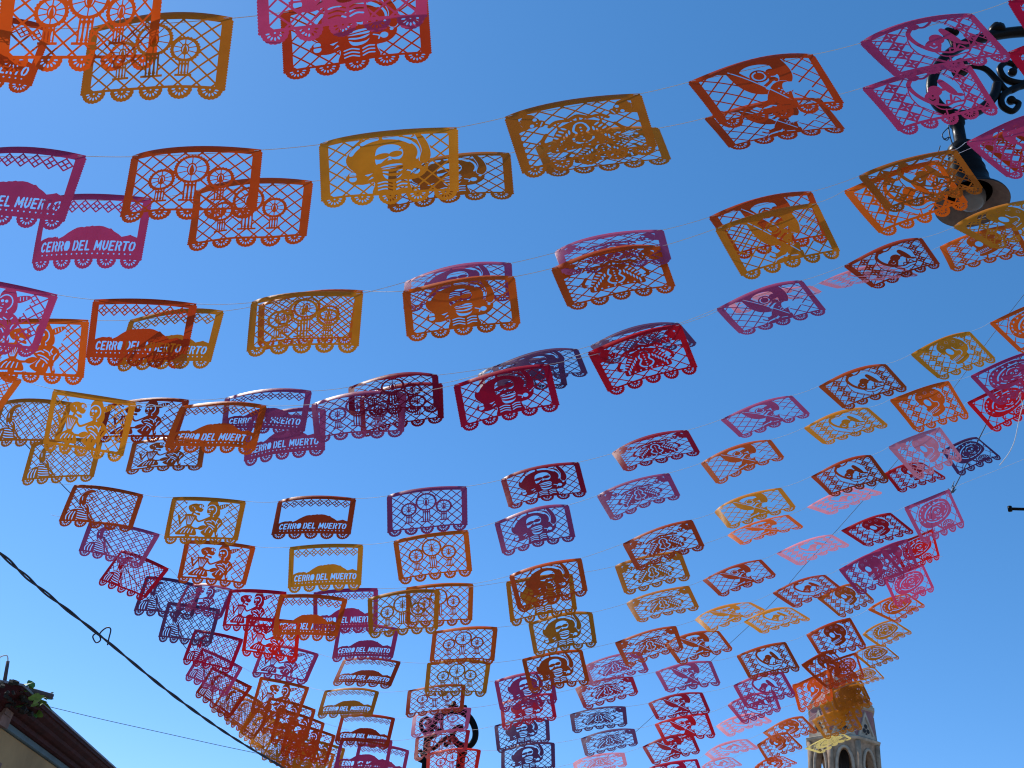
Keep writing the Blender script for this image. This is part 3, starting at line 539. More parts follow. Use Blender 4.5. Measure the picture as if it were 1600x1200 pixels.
# motif, colour, rank key, then the sheet's corners in metres (top left, top right, bottom right, bottom left)
BANNERS = '''
A V -62 -1.908 2.143 4.341 -1.543 2.373 4.767 -1.596 2.720 4.538 -2.010 2.489 4.164
E V 38 -2.232 2.303 4.169 -1.987 2.609 4.569 -1.928 2.594 4.182 -2.137 2.252 3.785
A Y 36 -1.903 2.677 4.684 -1.320 2.602 4.772 -1.254 2.655 4.353 -1.817 2.718 4.285
B P -88 -1.214 2.337 4.842 -0.570 2.285 5.015 -0.504 2.398 4.619 -1.116 2.458 4.453
B V 4 -1.169 2.641 4.891 -0.575 2.560 5.046 -0.487 2.567 4.635 -1.054 2.642 4.489
B Y 212 -1.049 3.280 4.806 -0.416 3.197 4.958 -0.348 3.235 4.545 -0.945 3.267 4.404
B Y 252 -0.748 3.491 4.916 -0.164 3.391 5.038 -0.105 3.284 4.636 -0.675 3.373 4.520
C Y 165 -0.211 3.148 5.011 0.408 3.036 5.175 0.504 3.007 4.771 -0.069 3.136 4.616
C Y 215 -0.053 3.378 5.087 0.542 3.290 5.245 0.590 3.139 4.857 0.034 3.197 4.718
D O 107 0.622 3.050 5.312 1.208 2.952 5.517 1.335 2.919 5.120 0.778 2.968 4.929
D O 170 0.771 3.339 5.412 1.357 3.269 5.600 1.421 3.130 5.213 0.875 3.185 5.035
J P 44 1.457 3.002 5.713 2.007 2.904 5.935 2.131 2.848 5.538 1.573 2.888 5.330
J P 120 1.622 3.376 5.856 2.211 3.309 6.088 2.316 3.292 5.696 1.792 3.331 5.468
G R -21 2.234 2.952 6.142 2.768 2.845 6.364 2.877 2.852 5.962 2.323 2.927 5.745
G R 62 2.560 3.489 6.480 3.133 3.338 6.654 3.220 3.306 6.248 2.671 3.459 6.078
J Y 254 1.940 4.209 6.080 2.514 4.063 6.282 2.620 4.009 5.880 2.064 4.109 5.694
J O 274 1.863 4.265 5.995 2.440 4.137 6.249 2.587 4.127 5.865 2.075 4.235 5.622
G P 198 2.701 4.256 6.577 3.249 4.147 6.874 3.414 4.119 6.505 2.923 4.196 6.212
G O 202 2.883 4.390 6.740 3.432 4.273 7.013 3.518 4.167 6.633 3.028 4.272 6.362
G Y 334 3.155 5.329 6.869 3.732 5.204 7.152 3.856 5.054 6.794 3.365 5.156 6.527
J B 394 2.200 5.145 6.171 2.759 5.056 6.459 2.799 4.920 6.085 2.323 4.944 5.819
G O 368 3.207 5.646 6.955 3.733 5.444 7.117 3.740 5.331 6.711 3.197 5.499 6.568
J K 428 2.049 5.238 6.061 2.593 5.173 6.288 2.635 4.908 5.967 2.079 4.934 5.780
D O 320 0.986 4.111 5.476 1.573 4.018 5.705 1.653 3.984 5.304 1.130 4.010 5.093
D Y 338 0.972 3.906 5.205 1.533 3.854 5.456 1.646 3.831 5.062 1.122 3.853 4.818
D M 460 1.258 5.001 5.521 1.810 4.889 5.772 1.912 4.731 5.399 1.376 4.796 5.175
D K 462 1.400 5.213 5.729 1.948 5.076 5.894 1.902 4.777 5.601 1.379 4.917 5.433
C M 377 0.132 4.156 5.094 0.717 4.021 5.254 0.741 3.846 4.872 0.186 3.924 4.749
C O 402 0.118 4.016 4.863 0.696 3.940 5.061 0.767 3.818 4.669 0.235 3.867 4.486
B M 426 -0.677 4.314 4.864 -0.094 4.188 5.005 -0.051 4.020 4.621 -0.615 4.109 4.504
B O 444 -0.651 4.131 4.664 -0.063 4.048 4.803 0.010 3.960 4.399 -0.552 4.027 4.270
A Y 466 -1.498 4.388 4.631 -0.886 4.312 4.748 -0.828 4.288 4.332 -1.409 4.329 4.228
A O 466 -1.558 4.708 4.841 -0.939 4.569 4.955 -0.909 4.521 4.531 -1.450 4.603 4.460
E O 472 -2.557 4.797 4.776 -1.938 4.782 4.840 -1.914 4.868 4.427 -2.498 4.903 4.379
E Y 493 -2.389 4.981 4.786 -1.788 4.836 4.853 -1.759 4.830 4.429 -2.331 4.939 4.381
F P 446 -3.338 4.698 4.736 -2.751 4.778 4.762 -2.762 4.846 4.347 -3.362 4.838 4.307
F O 502 -3.348 5.169 4.741 -2.740 5.206 4.888 -2.681 5.349 4.484 -3.254 5.218 4.340
E P 244 -2.693 3.431 4.568 -2.089 3.356 4.605 -2.062 3.384 4.176 -2.628 3.437 4.172
E P 312 -2.505 3.857 4.712 -1.923 3.747 4.737 -1.868 3.799 4.328 -2.447 3.930 4.309
A O 240 -1.927 3.409 4.687 -1.329 3.378 4.818 -1.257 3.395 4.404 -1.852 3.411 4.273
A O 292 -1.716 3.700 4.776 -1.121 3.603 4.870 -1.060 3.582 4.454 -1.629 3.667 4.370
I O 576 -4.149 6.025 4.906 -3.537 6.188 4.914 -3.609 6.167 4.491 -4.192 6.043 4.481
I Y 630 -3.905 6.706 4.966 -3.317 6.581 4.992 -3.284 6.539 4.582 -3.864 6.678 4.553
I Y 690 -3.884 7.320 4.948 -3.294 7.253 5.024 -3.220 7.189 4.623 -3.809 7.279 4.536
F Y 618 -3.159 5.922 4.735 -2.553 5.891 4.710 -2.567 6.047 4.307 -3.154 6.108 4.341
F B 628 -2.904 6.242 4.841 -2.298 6.142 4.919 -2.253 6.038 4.513 -2.817 6.110 4.462
F B 690 -2.880 6.835 4.850 -2.313 6.797 4.927 -2.205 6.593 4.580 -2.774 6.655 4.485
E O 634 -2.188 5.717 4.635 -1.594 5.624 4.677 -1.566 5.559 4.265 -2.163 5.624 4.227
E M 616 -1.943 5.794 4.783 -1.343 5.683 4.872 -1.293 5.581 4.461 -1.836 5.616 4.427
E M 647 -1.811 6.023 4.767 -1.254 5.848 4.839 -1.168 5.777 4.442 -1.729 5.963 4.362
A M 624 -1.255 5.374 4.594 -0.655 5.280 4.718 -0.602 5.132 4.325 -1.131 5.203 4.235
A W 596 -1.055 5.399 4.774 -0.484 5.318 4.913 -0.413 5.144 4.535 -0.963 5.174 4.430
A W 611 -0.999 5.570 4.798 -0.451 5.385 4.895 -0.384 5.225 4.512 -0.901 5.420 4.422
B R 586 -0.353 4.973 4.640 0.210 4.853 4.810 0.301 4.728 4.421 -0.245 4.849 4.252
B N 560 -0.144 5.151 4.921 0.393 5.093 5.113 0.458 4.863 4.765 -0.070 4.888 4.597
B N 573 -0.230 5.272 4.925 0.306 5.172 5.080 0.344 4.956 4.717 -0.163 5.024 4.587
C R 529 0.425 4.824 4.913 0.980 4.746 5.165 1.086 4.668 4.773 0.574 4.698 4.539
C N 523 0.455 5.022 5.100 1.013 4.947 5.324 1.088 4.704 4.991 0.544 4.754 4.788
D M 637 1.648 6.388 5.531 2.197 6.292 5.788 2.257 6.039 5.463 1.742 6.119 5.221
J Y 653 2.586 7.163 6.043 3.143 7.060 6.284 3.209 6.809 5.957 2.672 6.894 5.732
J B 586 2.535 6.628 6.136 3.100 6.539 6.399 3.187 6.357 6.039 2.673 6.422 5.794
G Y 536 3.546 6.993 6.876 4.090 6.897 7.160 4.249 6.797 6.788 3.725 6.848 6.523
G O 610 3.584 7.585 6.752 4.152 7.492 7.006 4.324 7.507 6.621 3.787 7.531 6.381
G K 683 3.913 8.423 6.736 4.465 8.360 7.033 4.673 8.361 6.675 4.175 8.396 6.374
H O 485 4.564 7.353 7.663 5.101 7.148 7.921 5.330 7.122 7.554 4.830 7.332 7.305
H P 568 4.789 8.223 7.629 5.332 7.906 7.845 5.497 7.833 7.468 5.028 8.196 7.270
H R 610 5.030 8.784 7.677 5.554 8.528 7.933 5.771 8.548 7.567 5.295 8.790 7.321
J B 728 2.960 8.074 6.075 3.520 7.932 6.326 3.603 7.749 5.960 3.063 7.829 5.751
G W 732 4.108 8.998 6.752 4.597 9.079 7.004 4.722 8.816 6.696 4.164 8.791 6.417
H N 694 5.026 9.455 7.424 5.517 9.519 7.717 5.694 9.359 7.370 5.153 9.380 7.058
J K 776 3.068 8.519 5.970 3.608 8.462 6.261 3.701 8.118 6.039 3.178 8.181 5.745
H M 778 4.724 9.914 6.862 5.254 9.827 7.144 5.460 9.942 6.742 4.952 10.003 6.459
G W 815 3.783 9.490 6.246 4.345 9.437 6.524 4.498 9.210 6.205 3.954 9.226 5.961
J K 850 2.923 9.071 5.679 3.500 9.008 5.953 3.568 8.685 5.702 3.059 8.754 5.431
H R 840 5.016 11.008 6.856 5.549 10.904 7.147 5.656 11.016 6.790 5.132 10.923 6.499
G P 874 4.078 10.369 6.173 4.605 10.247 6.459 4.783 10.129 6.092 4.250 10.216 5.823
H P 892 5.137 11.587 6.681 5.671 11.528 6.941 5.881 11.692 6.652 5.353 11.736 6.347
J B 912 3.115 9.840 5.555 3.700 9.782 5.832 3.775 9.477 5.564 3.273 9.539 5.295
G B 923 3.909 10.661 5.899 4.447 10.756 6.204 4.562 10.520 5.906 4.100 10.425 5.600
H O 940 5.043 11.929 6.350 5.645 11.967 6.671 5.731 11.682 6.417 5.307 11.642 6.105
G O 978 4.022 11.409 5.708 4.535 11.243 5.947 4.687 11.142 5.546 4.090 11.172 5.378
H Y 980 5.209 12.558 6.233 5.697 12.644 6.547 5.842 12.357 6.287 5.342 12.265 5.979
H Y 1016 5.231 12.994 6.088 5.763 13.138 6.342 5.855 12.849 6.080 5.366 12.705 5.821
G O 1027 4.034 11.672 5.409 4.509 11.850 5.722 4.812 11.761 5.382 4.326 11.551 5.104
G V 1058 4.136 12.341 5.350 4.670 12.427 5.657 4.801 12.656 5.322 4.295 12.556 5.056
H Y 1048 5.381 13.512 5.961 5.848 13.748 6.212 5.875 13.450 5.959 5.403 13.209 5.714
H Y 1090 5.249 13.913 5.669 5.754 14.085 5.892 5.805 13.755 5.662 5.308 13.615 5.401
G Y 1077 5.017 13.578 5.646 5.556 13.572 5.882 5.619 13.408 5.510 5.076 13.372 5.297
G Y 1116 4.954 13.973 5.370 5.513 13.877 5.614 5.590 13.664 5.265 5.050 13.714 5.054
H L 1158 5.048 14.593 5.113 5.652 14.543 5.395 5.614 14.163 5.248 5.152 14.197 4.979
G B 1132 3.969 13.106 4.885 4.519 13.058 5.167 4.616 12.753 4.899 4.070 12.757 4.673
G B 1154 3.970 13.383 4.784 4.442 13.487 5.038 4.557 13.171 4.779 4.013 13.081 4.519
G O 1190 4.101 13.964 4.614 4.599 14.170 4.865 4.685 13.801 4.722 4.234 13.617 4.430
J B 1014 2.985 10.808 5.126 3.543 10.719 5.343 3.656 10.547 4.972 3.077 10.577 4.792
J P 1060 3.117 11.434 4.968 3.695 11.312 5.177 3.776 11.080 4.836 3.207 11.193 4.639
J P 1091 3.180 11.933 4.862 3.775 11.901 5.108 3.769 11.633 4.803 3.301 11.636 4.575
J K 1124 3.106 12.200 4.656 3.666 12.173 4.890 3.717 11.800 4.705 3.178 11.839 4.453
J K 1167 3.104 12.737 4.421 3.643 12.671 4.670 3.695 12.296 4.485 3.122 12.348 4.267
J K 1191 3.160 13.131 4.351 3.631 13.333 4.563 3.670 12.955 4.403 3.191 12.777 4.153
D B 706 1.618 6.900 5.405 2.171 6.766 5.643 2.201 6.498 5.324 1.701 6.642 5.082
D Y 782 1.941 7.711 5.377 2.496 7.532 5.625 2.546 7.271 5.301 1.999 7.417 5.087
D O 820 2.195 8.233 5.414 2.748 8.115 5.663 2.793 7.796 5.394 2.243 7.894 5.173
D B 890 2.101 8.805 5.169 2.665 8.712 5.436 2.728 8.412 5.154 2.212 8.502 4.897
D Y 955 2.186 9.467 4.998 2.749 9.387 5.244 2.807 9.024 5.041 2.262 9.129 4.763
J Y 961 2.868 10.096 5.280 3.424 10.102 5.522 3.527 9.768 5.289 2.976 9.763 5.049
D B 996 1.936 9.757 4.797 2.513 9.731 5.014 2.593 9.437 4.729 2.048 9.472 4.507
D M 1042 1.956 10.294 4.659 2.557 10.223 4.841 2.603 9.968 4.514 2.036 10.005 4.366
D W 1090 2.007 10.908 4.480 2.606 10.816 4.660 2.636 10.522 4.365 2.060 10.585 4.219
D R 1123 2.191 11.444 4.391 2.798 11.348 4.583 2.840 11.094 4.255 2.276 11.159 4.095
D W 1157 2.139 11.879 4.218 2.734 11.800 4.430 2.762 11.489 4.154 2.225 11.562 3.955
D R 1194 2.333 12.493 4.105 2.938 12.415 4.285 2.978 12.139 3.974 2.414 12.206 3.810
C W 690 0.811 6.334 5.069 1.363 6.225 5.302 1.416 5.983 4.964 0.884 6.048 4.769
C M 757 0.785 6.858 4.960 1.338 6.754 5.200 1.393 6.507 4.867 0.893 6.609 4.635
C B 831 1.124 7.623 4.918 1.692 7.464 5.162 1.764 7.251 4.809 1.231 7.393 4.585
C Y 872 1.130 8.039 4.876 1.699 7.927 5.068 1.751 7.705 4.716 1.208 7.817 4.528
C Y 929 1.355 8.704 4.793 1.931 8.601 5.018 1.982 8.338 4.697 1.435 8.405 4.509
C B 991 1.367 9.377 4.622 1.958 9.256 4.838 1.990 8.995 4.514 1.468 9.122 4.304
C M 1030 1.104 9.694 4.436 1.674 9.609 4.643 1.725 9.309 4.354 1.173 9.393 4.151
C W 1066 1.095 10.156 4.327 1.689 10.086 4.518 1.708 9.763 4.254 1.184 9.860 4.041
C N 1110 1.127 10.760 4.207 1.722 10.646 4.344 1.703 10.333 4.063 1.145 10.443 3.933
C N 1146 1.330 11.301 4.088 1.927 11.198 4.252 1.920 10.862 4.003 1.365 10.978 3.823
C K 1184 1.328 11.852 3.917 1.913 11.738 4.095 1.900 11.383 3.873 1.339 11.501 3.689
B W 736 0.015 6.455 4.783 0.579 6.359 4.974 0.647 6.166 4.607 0.107 6.227 4.442
B M 803 0.013 7.047 4.694 0.581 6.928 4.883 0.650 6.751 4.508 0.115 6.849 4.337
B V 886 0.201 7.817 4.565 0.796 7.685 4.765 0.863 7.524 4.386 0.320 7.666 4.193
B Y 903 0.186 8.056 4.599 0.757 7.946 4.713 0.819 7.827 4.318 0.278 8.018 4.185
B Y 966 0.460 8.780 4.496 1.044 8.676 4.651 1.091 8.493 4.275 0.542 8.595 4.129
B O 1022 0.470 9.421 4.342 1.056 9.383 4.509 1.145 9.230 4.129 0.578 9.251 3.972
B P 1056 0.240 9.894 4.220 0.823 9.826 4.381 0.887 9.631 4.015 0.338 9.694 3.862
B R 1091 0.345 10.456 4.144 0.886 10.322 4.293 0.937 10.070 3.960 0.398 10.206 3.808
B N 1130 0.328 10.943 4.016 0.918 10.858 4.139 0.930 10.566 3.838 0.392 10.703 3.676
B N 1166 0.457 11.451 3.874 1.048 11.329 4.006 1.059 11.082 3.668 0.485 11.215 3.529
A M 768 -0.826 6.711 4.642 -0.229 6.614 4.769 -0.170 6.506 4.368 -0.743 6.582 4.253
A O 837 -0.782 7.380 4.554 -0.186 7.293 4.709 -0.094 7.247 4.302 -0.656 7.307 4.162
A O 915 -0.683 8.252 4.490 -0.090 8.143 4.573 -0.049 8.039 4.168 -0.610 8.155 4.091
A Y 928 -0.983 8.127 4.302 -0.366 8.027 4.432 -0.323 7.942 4.021 -0.889 8.005 3.916
A O 984 -0.417 8.976 4.353 0.187 8.853 4.443 0.194 8.715 4.044 -0.392 8.787 3.982
A Y 1036 -0.452 9.622 4.231 0.178 9.551 4.299 0.169 9.378 3.917 -0.421 9.432 3.861
A B 1074 -0.636 10.309 4.107 -0.039 10.207 4.223 -0.025 9.958 3.886 -0.598 10.064 3.769
A M 1112 -0.563 10.781 3.961 0.056 10.676 4.109 0.048 10.394 3.801 -0.535 10.484 3.670
A W 1147 -0.525 11.390 3.863 0.079 11.276 4.005 0.068 10.978 3.711 -0.490 11.110 3.555
A R 1174 -0.383 11.796 3.793 0.238 11.698 3.893 0.220 11.436 3.565 -0.341 11.553 3.456
E B 782 -1.711 7.089 4.633 -1.097 7.037 4.732 -1.056 6.911 4.334 -1.653 6.928 4.251
E Y 853 -1.688 7.817 4.547 -1.069 7.797 4.655 -1.006 7.780 4.244 -1.602 7.799 4.136
E P 922 -1.557 8.694 4.472 -0.960 8.591 4.566 -0.885 8.582 4.151 -1.460 8.638 4.075
E O 932 -1.833 8.574 4.371 -1.202 8.528 4.404 -1.218 8.474 3.989 -1.798 8.579 3.950
E P 980 -1.360 9.307 4.380 -0.754 9.243 4.421 -0.747 9.061 4.044 -1.324 9.173 3.983
E B 1032 -1.332 10.037 4.257 -0.727 9.919 4.288 -0.773 9.690 3.938 -1.363 9.796 3.915
E Y 1080 -1.581 10.930 4.133 -0.974 10.861 4.185 -0.980 10.615 3.847 -1.570 10.710 3.775
E V 1120 -1.406 11.434 4.001 -0.785 11.378 4.044 -0.794 11.218 3.655 -1.398 11.228 3.638
E P 1156 -1.429 12.010 3.861 -0.809 11.975 3.916 -0.805 11.908 3.503 -1.431 11.933 3.446
E P 1168 -1.219 12.113 3.852 -0.602 12.115 3.854 -0.606 11.946 3.472 -1.219 11.965 3.458
F Y 780 -2.702 7.570 4.746 -2.088 7.577 4.808 -2.053 7.552 4.395 -2.652 7.573 4.325
F O 849 -2.749 8.373 4.684 -2.116 8.418 4.735 -2.109 8.409 4.315 -2.699 8.346 4.271
F P 918 -3.051 9.806 4.742 -2.502 9.574 4.676 -2.510 9.417 4.296 -3.040 9.596 4.403
F R 924 -2.480 9.326 4.590 -1.881 9.136 4.590 -1.921 9.114 4.163 -2.454 9.348 4.186
F R 966 -2.377 9.838 4.512 -1.793 9.707 4.499 -1.761 9.885 4.115 -2.362 9.994 4.140
F P 1016 -2.261 10.408 4.384 -1.637 10.367 4.370 -1.680 10.206 3.983 -2.266 10.249 3.999
F V 1066 -2.417 11.407 4.299 -1.814 11.340 4.240 -1.857 11.274 3.833 -2.433 11.411 3.877
F O 1099 -2.367 11.955 4.206 -1.777 11.953 4.136 -1.789 11.850 3.737 -2.377 11.929 3.783
F V 1138 -2.153 12.413 4.045 -1.550 12.504 3.984 -1.570 12.370 3.589 -2.149 12.315 3.634
F O 1170 -2.182 13.022 3.920 -1.578 13.066 3.860 -1.610 12.977 3.448 -2.206 12.881 3.528
I B 766 -3.729 7.985 4.903 -3.133 8.073 4.942 -3.093 7.989 4.538 -3.707 7.929 4.480
I M 825 -3.809 8.743 4.870 -3.151 8.854 4.885 -3.196 8.755 4.474 -3.745 8.614 4.483
I R 874 -3.744 9.567 4.920 -3.167 9.466 4.764 -3.294 9.389 4.369 -3.851 9.524 4.521
I N 908 -3.475 9.748 4.749 -2.887 9.794 4.741 -2.862 9.695 4.342 -3.473 9.723 4.317
I N 946 -3.346 10.271 4.673 -2.749 10.203 4.650 -2.748 10.231 4.242 -3.343 10.327 4.248
I R 991 -3.149 10.857 4.582 -2.555 10.751 4.517 -2.592 10.714 4.104 -3.171 10.827 4.173
I P 1028 -3.196 11.542 4.567 -2.642 11.450 4.383 -2.732 11.383 3.994 -3.296 11.507 4.166
I V 1057 -3.123 11.919 4.461 -2.558 11.828 4.269 -2.745 11.874 3.860 -3.268 12.018 4.113
I O 1084 -3.010 12.434 4.394 -2.459 12.247 4.188 -2.611 12.168 3.801 -3.114 12.346 4.029
I Y 1119 -2.618 12.428 4.170 -2.233 12.893 4.092 -2.501 12.967 3.749 -2.723 12.413 3.800
I Y 1153 -2.448 13.301 4.069 -1.941 13.042 3.940 -1.972 12.958 3.556 -2.526 13.175 3.691
H Y 1070 5.079 13.535 5.716 5.593 13.630 5.948 5.630 13.419 5.602 5.095 13.337 5.369
H V 1028 4.696 12.599 5.785 5.202 12.780 6.057 5.275 12.722 5.692 4.759 12.545 5.422
G Y 1094 4.998 13.752 5.542 5.531 13.795 5.780 5.578 13.600 5.425 5.049 13.535 5.199
I O 1100 -2.867 12.657 4.326 -2.332 12.408 4.127 -2.509 12.333 3.753 -2.966 12.630 3.966
I Y 1134 -2.577 13.026 4.170 -2.051 12.756 3.985 -2.240 12.680 3.615 -2.681 13.024 3.806
I O 1162 -2.308 13.387 4.041 -1.803 13.099 3.891 -1.869 12.983 3.521 -2.355 13.300 3.666
F O 1119 -2.264 12.151 4.123 -1.689 12.325 4.073 -1.697 12.206 3.674 -2.256 12.070 3.704
F Y 1161 -2.032 12.795 3.956 -1.437 12.831 3.904 -1.454 12.714 3.501 -2.034 12.678 3.553
G P 855 4.539 10.666 6.536 5.066 10.620 6.814 5.131 10.537 6.425 4.614 10.542 6.157
'''
STRINGS = [[2.6, 0.3, [0, 3]], [2.6, 2.6, [37, 39, 5, 7, 9, 11, 13]], [2.6, 0.3, [1, 2, 4]], [2.6, 2.6, [38, 40, 6, 8, 10, 12, 14]], [2.6, 2.6, [35, 33, 31, 29, 27, 23, 15, 17]], [2.6, 2.6, [36, 34, 32, 30, 28, 24, 16, 18]], [2.6, 2.6, [42, 45, 48, 51, 54, 57, 25, 20, 19]], [0.35, 2.6, [52, 55, 56, 26, 22, 21]], [0.35, 2.6, [162, 152, 142, 132, 122, 111, 58, 60, 61, 64]], [2.6, 0.3, [41, 44]], [0.35, 2.6, [163, 153, 143, 133, 123, 112, 99, 59, 62, 65]], [0.35, 0.3, [47, 50, 53]], [0.35, 2.6, [165, 155, 144, 134, 124, 113, 100, 67, 63, 66]], [2.6, 0.3, [43, 46, 49]], [0.35, 2.6, [145, 135, 125, 114, 101, 70, 68, 69]], [0.35, 2.6, [166, 156, 146, 136, 126, 115, 102, 73, 72, 71]], [0.35, 0.3, [167, 157, 147, 137, 127, 116, 103, 77, 75, 74]], [0.35, 0.3, [164, 154]], [0.35, 0.3, [181]], [0.35, 0.3, [168, 158, 148, 138, 128, 117, 105, 104, 78, 76]], [0.35, 0.3, [169, 159, 149, 139, 129, 118, 106, 93, 80, 79]], [0.35, 0.3, [176, 160, 150, 140, 130, 119, 107, 94, 83, 81]], [0.35, 0.3, [171, 180, 151, 141, 131, 120, 108, 95, 84, 82]], [0.35, 0.3, [174]], [0.35, 0.3, [85]], [0.35, 0.3, [170, 179]], [0.35, 0.3, [110, 97, 90, 173]], [0.35, 0.3, [121, 109, 96, 87]], [0.35, 0.3, [98, 91, 86]], [0.35, 0.3, [175]], [0.35, 0.3, [177]], [0.35, 0.3, [88]], [0.35, 0.3, [172]], [0.35, 0.3, [178]], [0.35, 0.3, [161]], [0.35, 0.3, [92, 89]]]

# trace the zero line of a pattern and triangulate the paper between the lines
def trace(F):
    ny, nx = F.shape
    ins = F < 0
    code = ins[:-1, :-1] * 1 + ins[:-1, 1:] * 2 + ins[1:, 1:] * 4 + ins[1:, :-1] * 8
    ys, xs = np.nonzero((code > 0) & (code < 15))
    E = {1: [(3, 0)], 2: [(0, 1)], 3: [(3, 1)], 4: [(1, 2)], 5: [(3, 0), (1, 2)], 6: [(0, 2)], 7: [(3, 2)], 8: [(2, 3)], 9: [(2, 0)],
         10: [(0, 1), (2, 3)], 11: [(2, 1)], 12: [(1, 3)], 13: [(1, 0)], 14: [(0, 3)]}
    nxt = {}; Fl = F
    def key(x, y, e):
        if e == 0: return (x, y, 0)
        if e == 1: return (x + 1, y, 1)
        if e == 2: return (x, y + 1, 0)
        return (x, y, 1)
    for x, y in zip(xs.tolist(), ys.tolist()):
        for a, b in E[int(code[y, x])]:
            nxt[key(x, y, a)] = key(x, y, b)
    def pos(k):
        x, y, d = k
        if d == 0: a, b = Fl[y, x], Fl[y, x + 1]; t = a / (a - b); return (x + t, float(y))
        a, b = Fl[y, x], Fl[y + 1, x]; t = a / (a - b); return (float(x), y + t)
    loops = []
    while nxt:
        k0, k = next(iter(nxt.items())); del nxt[k0]; lp = [k0]
        while k != k0 and k in nxt:
            lp.append(k); k = nxt.pop(k)
        if len(lp) > 5: loops.append(np.array([pos(q) for q in lp]))
    return loops
def simplify(P, tol):
    n = len(P); keep = np.zeros(n + 1, bool)
    Q = np.vstack([P, P[:1]])
    far = int(np.argmax(((P - P[0]) ** 2).sum(1))); keep[[0, far, n]] = True
    st = [(0, far), (far, n)]
    while st:
        a, b = st.pop()
        if b - a < 2: continue
        d = Q[b] - Q[a]; L = math.hypot(*d)
        seg_ = Q[a + 1:b] - Q[a]
        e = np.abs(seg_[:, 0] * d[1] - seg_[:, 1] * d[0]) / L if L > 1e-9 else np.hypot(seg_[:, 0], seg_[:, 1])
        i = int(np.argmax(e))
        if e[i] > tol: keep[a + 1 + i] = True; st += [(a, a + 1 + i), (a + 1 + i, b)]
    return Q[:n][keep[:n]]
def pattern_mesh(cut):
    F = cut.F - 0.0014; V = []; Eg = []
    for lp in trace(F):
        q = simplify(lp, 0.30)
        if len(q) < 3: continue
        pts = []
        for i in range(len(q)):                     # split long edges so that the sheet can bend
            a, b = q[i], q[(i + 1) % len(q)]; m = max(1, int(math.hypot(*(b - a)) / (0.06 * PS)))
            pts += [a + (b - a) * j / m for j in range(m)]
        b0 = len(V); V += pts; n = len(pts)
        Eg += [(b0 + i, b0 + (i + 1) % n) for i in range(n)]
    stp = int(0.05 * PS)
    for y in range(stp // 2, PNY, stp):
        for x in range(stp // 2, PNX, stp):
            if F[y, x] < -0.011: V.append(np.array([x, y], float))
    vs_, es_, fs_, *_ = delaunay_2d_cdt([Vector((float(p[0]), float(p[1]))) for p in V], Eg, [], 0, 1e-4)
    P = np.array([(v.x, v.y) for v in vs_]); T = np.array([f for f in fs_ if len(f) == 3])
    c = P[T].mean(1); xi = np.clip(c[:, 0], 0, PNX - 1.001); yi = np.clip(c[:, 1], 0, PNY - 1.001)
    x0 = xi.astype(int); y0 = yi.astype(int); fx = xi - x0; fy = yi - y0
    val = F[y0, x0] * (1 - fx) * (1 - fy) + F[y0, x0 + 1] * fx * (1 - fy) + F[y0 + 1, x0] * (1 - fx) * fy + F[y0 + 1, x0 + 1] * fx * fy
    def at_(q):
        xi = np.clip(q[:, 0], 0, PNX - 1.001); yi = np.clip(q[:, 1], 0, PNY - 1.001); x0 = xi.astype(int); y0 = yi.astype(int); fx = xi - x0; fy = yi - y0
        return F[y0, x0] * (1 - fx) * (1 - fy) + F[y0, x0 + 1] * fx * (1 - fy) + F[y0 + 1, x0] * (1 - fx) * fy + F[y0 + 1, x0 + 1] * fx * fy
    mids = np.max([at_((P[T[:, a]] + P[T[:, b]]) / 2) for a, b in ((0, 1), (1, 2), (2, 0))], axis=0)
    T = T[(val < 0) & (mids < 0.0018)]
    # drop scraps that hang on nothing: keep the largest connected piece
    par = list(range(len(P)))
    def find(i):
        while par[i] != i: par[i] = par[par[i]]; i = par[i]
        return i
    for a, b, c_ in T.tolist():
        ra = find(a); par[find(b)] = ra; par[find(c_)] = ra
    root = np.array([find(int(t[0])) for t in T]); u, cnt = np.unique(root, return_counts=True)
    T = T[root == u[np.argmax(cnt)]]
    used = np.unique(T); rm = np.full(len(P), -1); rm[used] = np.arange(len(used))
    P = P[used]; T = rm[T]
    UV = np.stack([P[:, 0] / PS + PX0, P[:, 1] / PS + PY0], 1)
    # wind so that the front faces the street (checked against the corner frame later)
    a, b, c_ = UV[T[:, 0]], UV[T[:, 1]], UV[T[:, 2]]
    s = (b - a)[:, 0] * (c_ - a)[:, 1] - (b - a)[:, 1] * (c_ - a)[:, 0]
    T[s < 0] = T[s < 0][:, ::-1]
    return UV, T
PATTERN = {k: pattern_mesh(fn()) for k, fn in DESIGNS.items()}

# ---------------------------------------------------------------- the setting
gm = MB(); gm.raw([(-900, -900, 0), (900, -900, 0), (900, 900, 0), (-900, 900, 0)], [(0, 1, 2, 3)])
tag(gm.build('ground', M_GROUND), kind='structure')

# ---- house at the lower left: its street front runs away from the camera
h0 = world_pt(34, 1072, 11.0)                                                     # near end of the cornice's top edge
HD = world_pt(187, 1208, 0, h0.z) - h0; HD.normalize()                            # along the eave, away
HN = Vector((HD.y, -HD.x, 0))                                                     # out of the wall, towards the street
HA = math.atan2(HD.y, HD.x)
LEN = 16.0
def hp(a, n, z): return Vector((h0.x, h0.y, 0)) + HD * a + HN * n + Vector((0, 0, h0.z + z))
house = empty('house', (h0.x, h0.y, 0))
tag(house, 'ochre plastered house with an oxblood cornice at the lower left corner', 'house')
OV = 0.33                                                                         # overhang of the cornice
wall = MB()
zb = -0.33
cs = [hp(0.10, -OV, zb), hp(LEN, -OV, zb), hp(LEN, -OV - 7, zb), hp(0.10, -OV - 7, zb)]
wall.raw([Vector((p.x, p.y, 0)) for p in cs] + cs, [(0, 1, 5, 4), (1, 2, 6, 5), (2, 3, 7, 6), (3, 0, 4, 7), (4, 5, 6, 7)])
wall.build('wall', M_PLASTER, house)
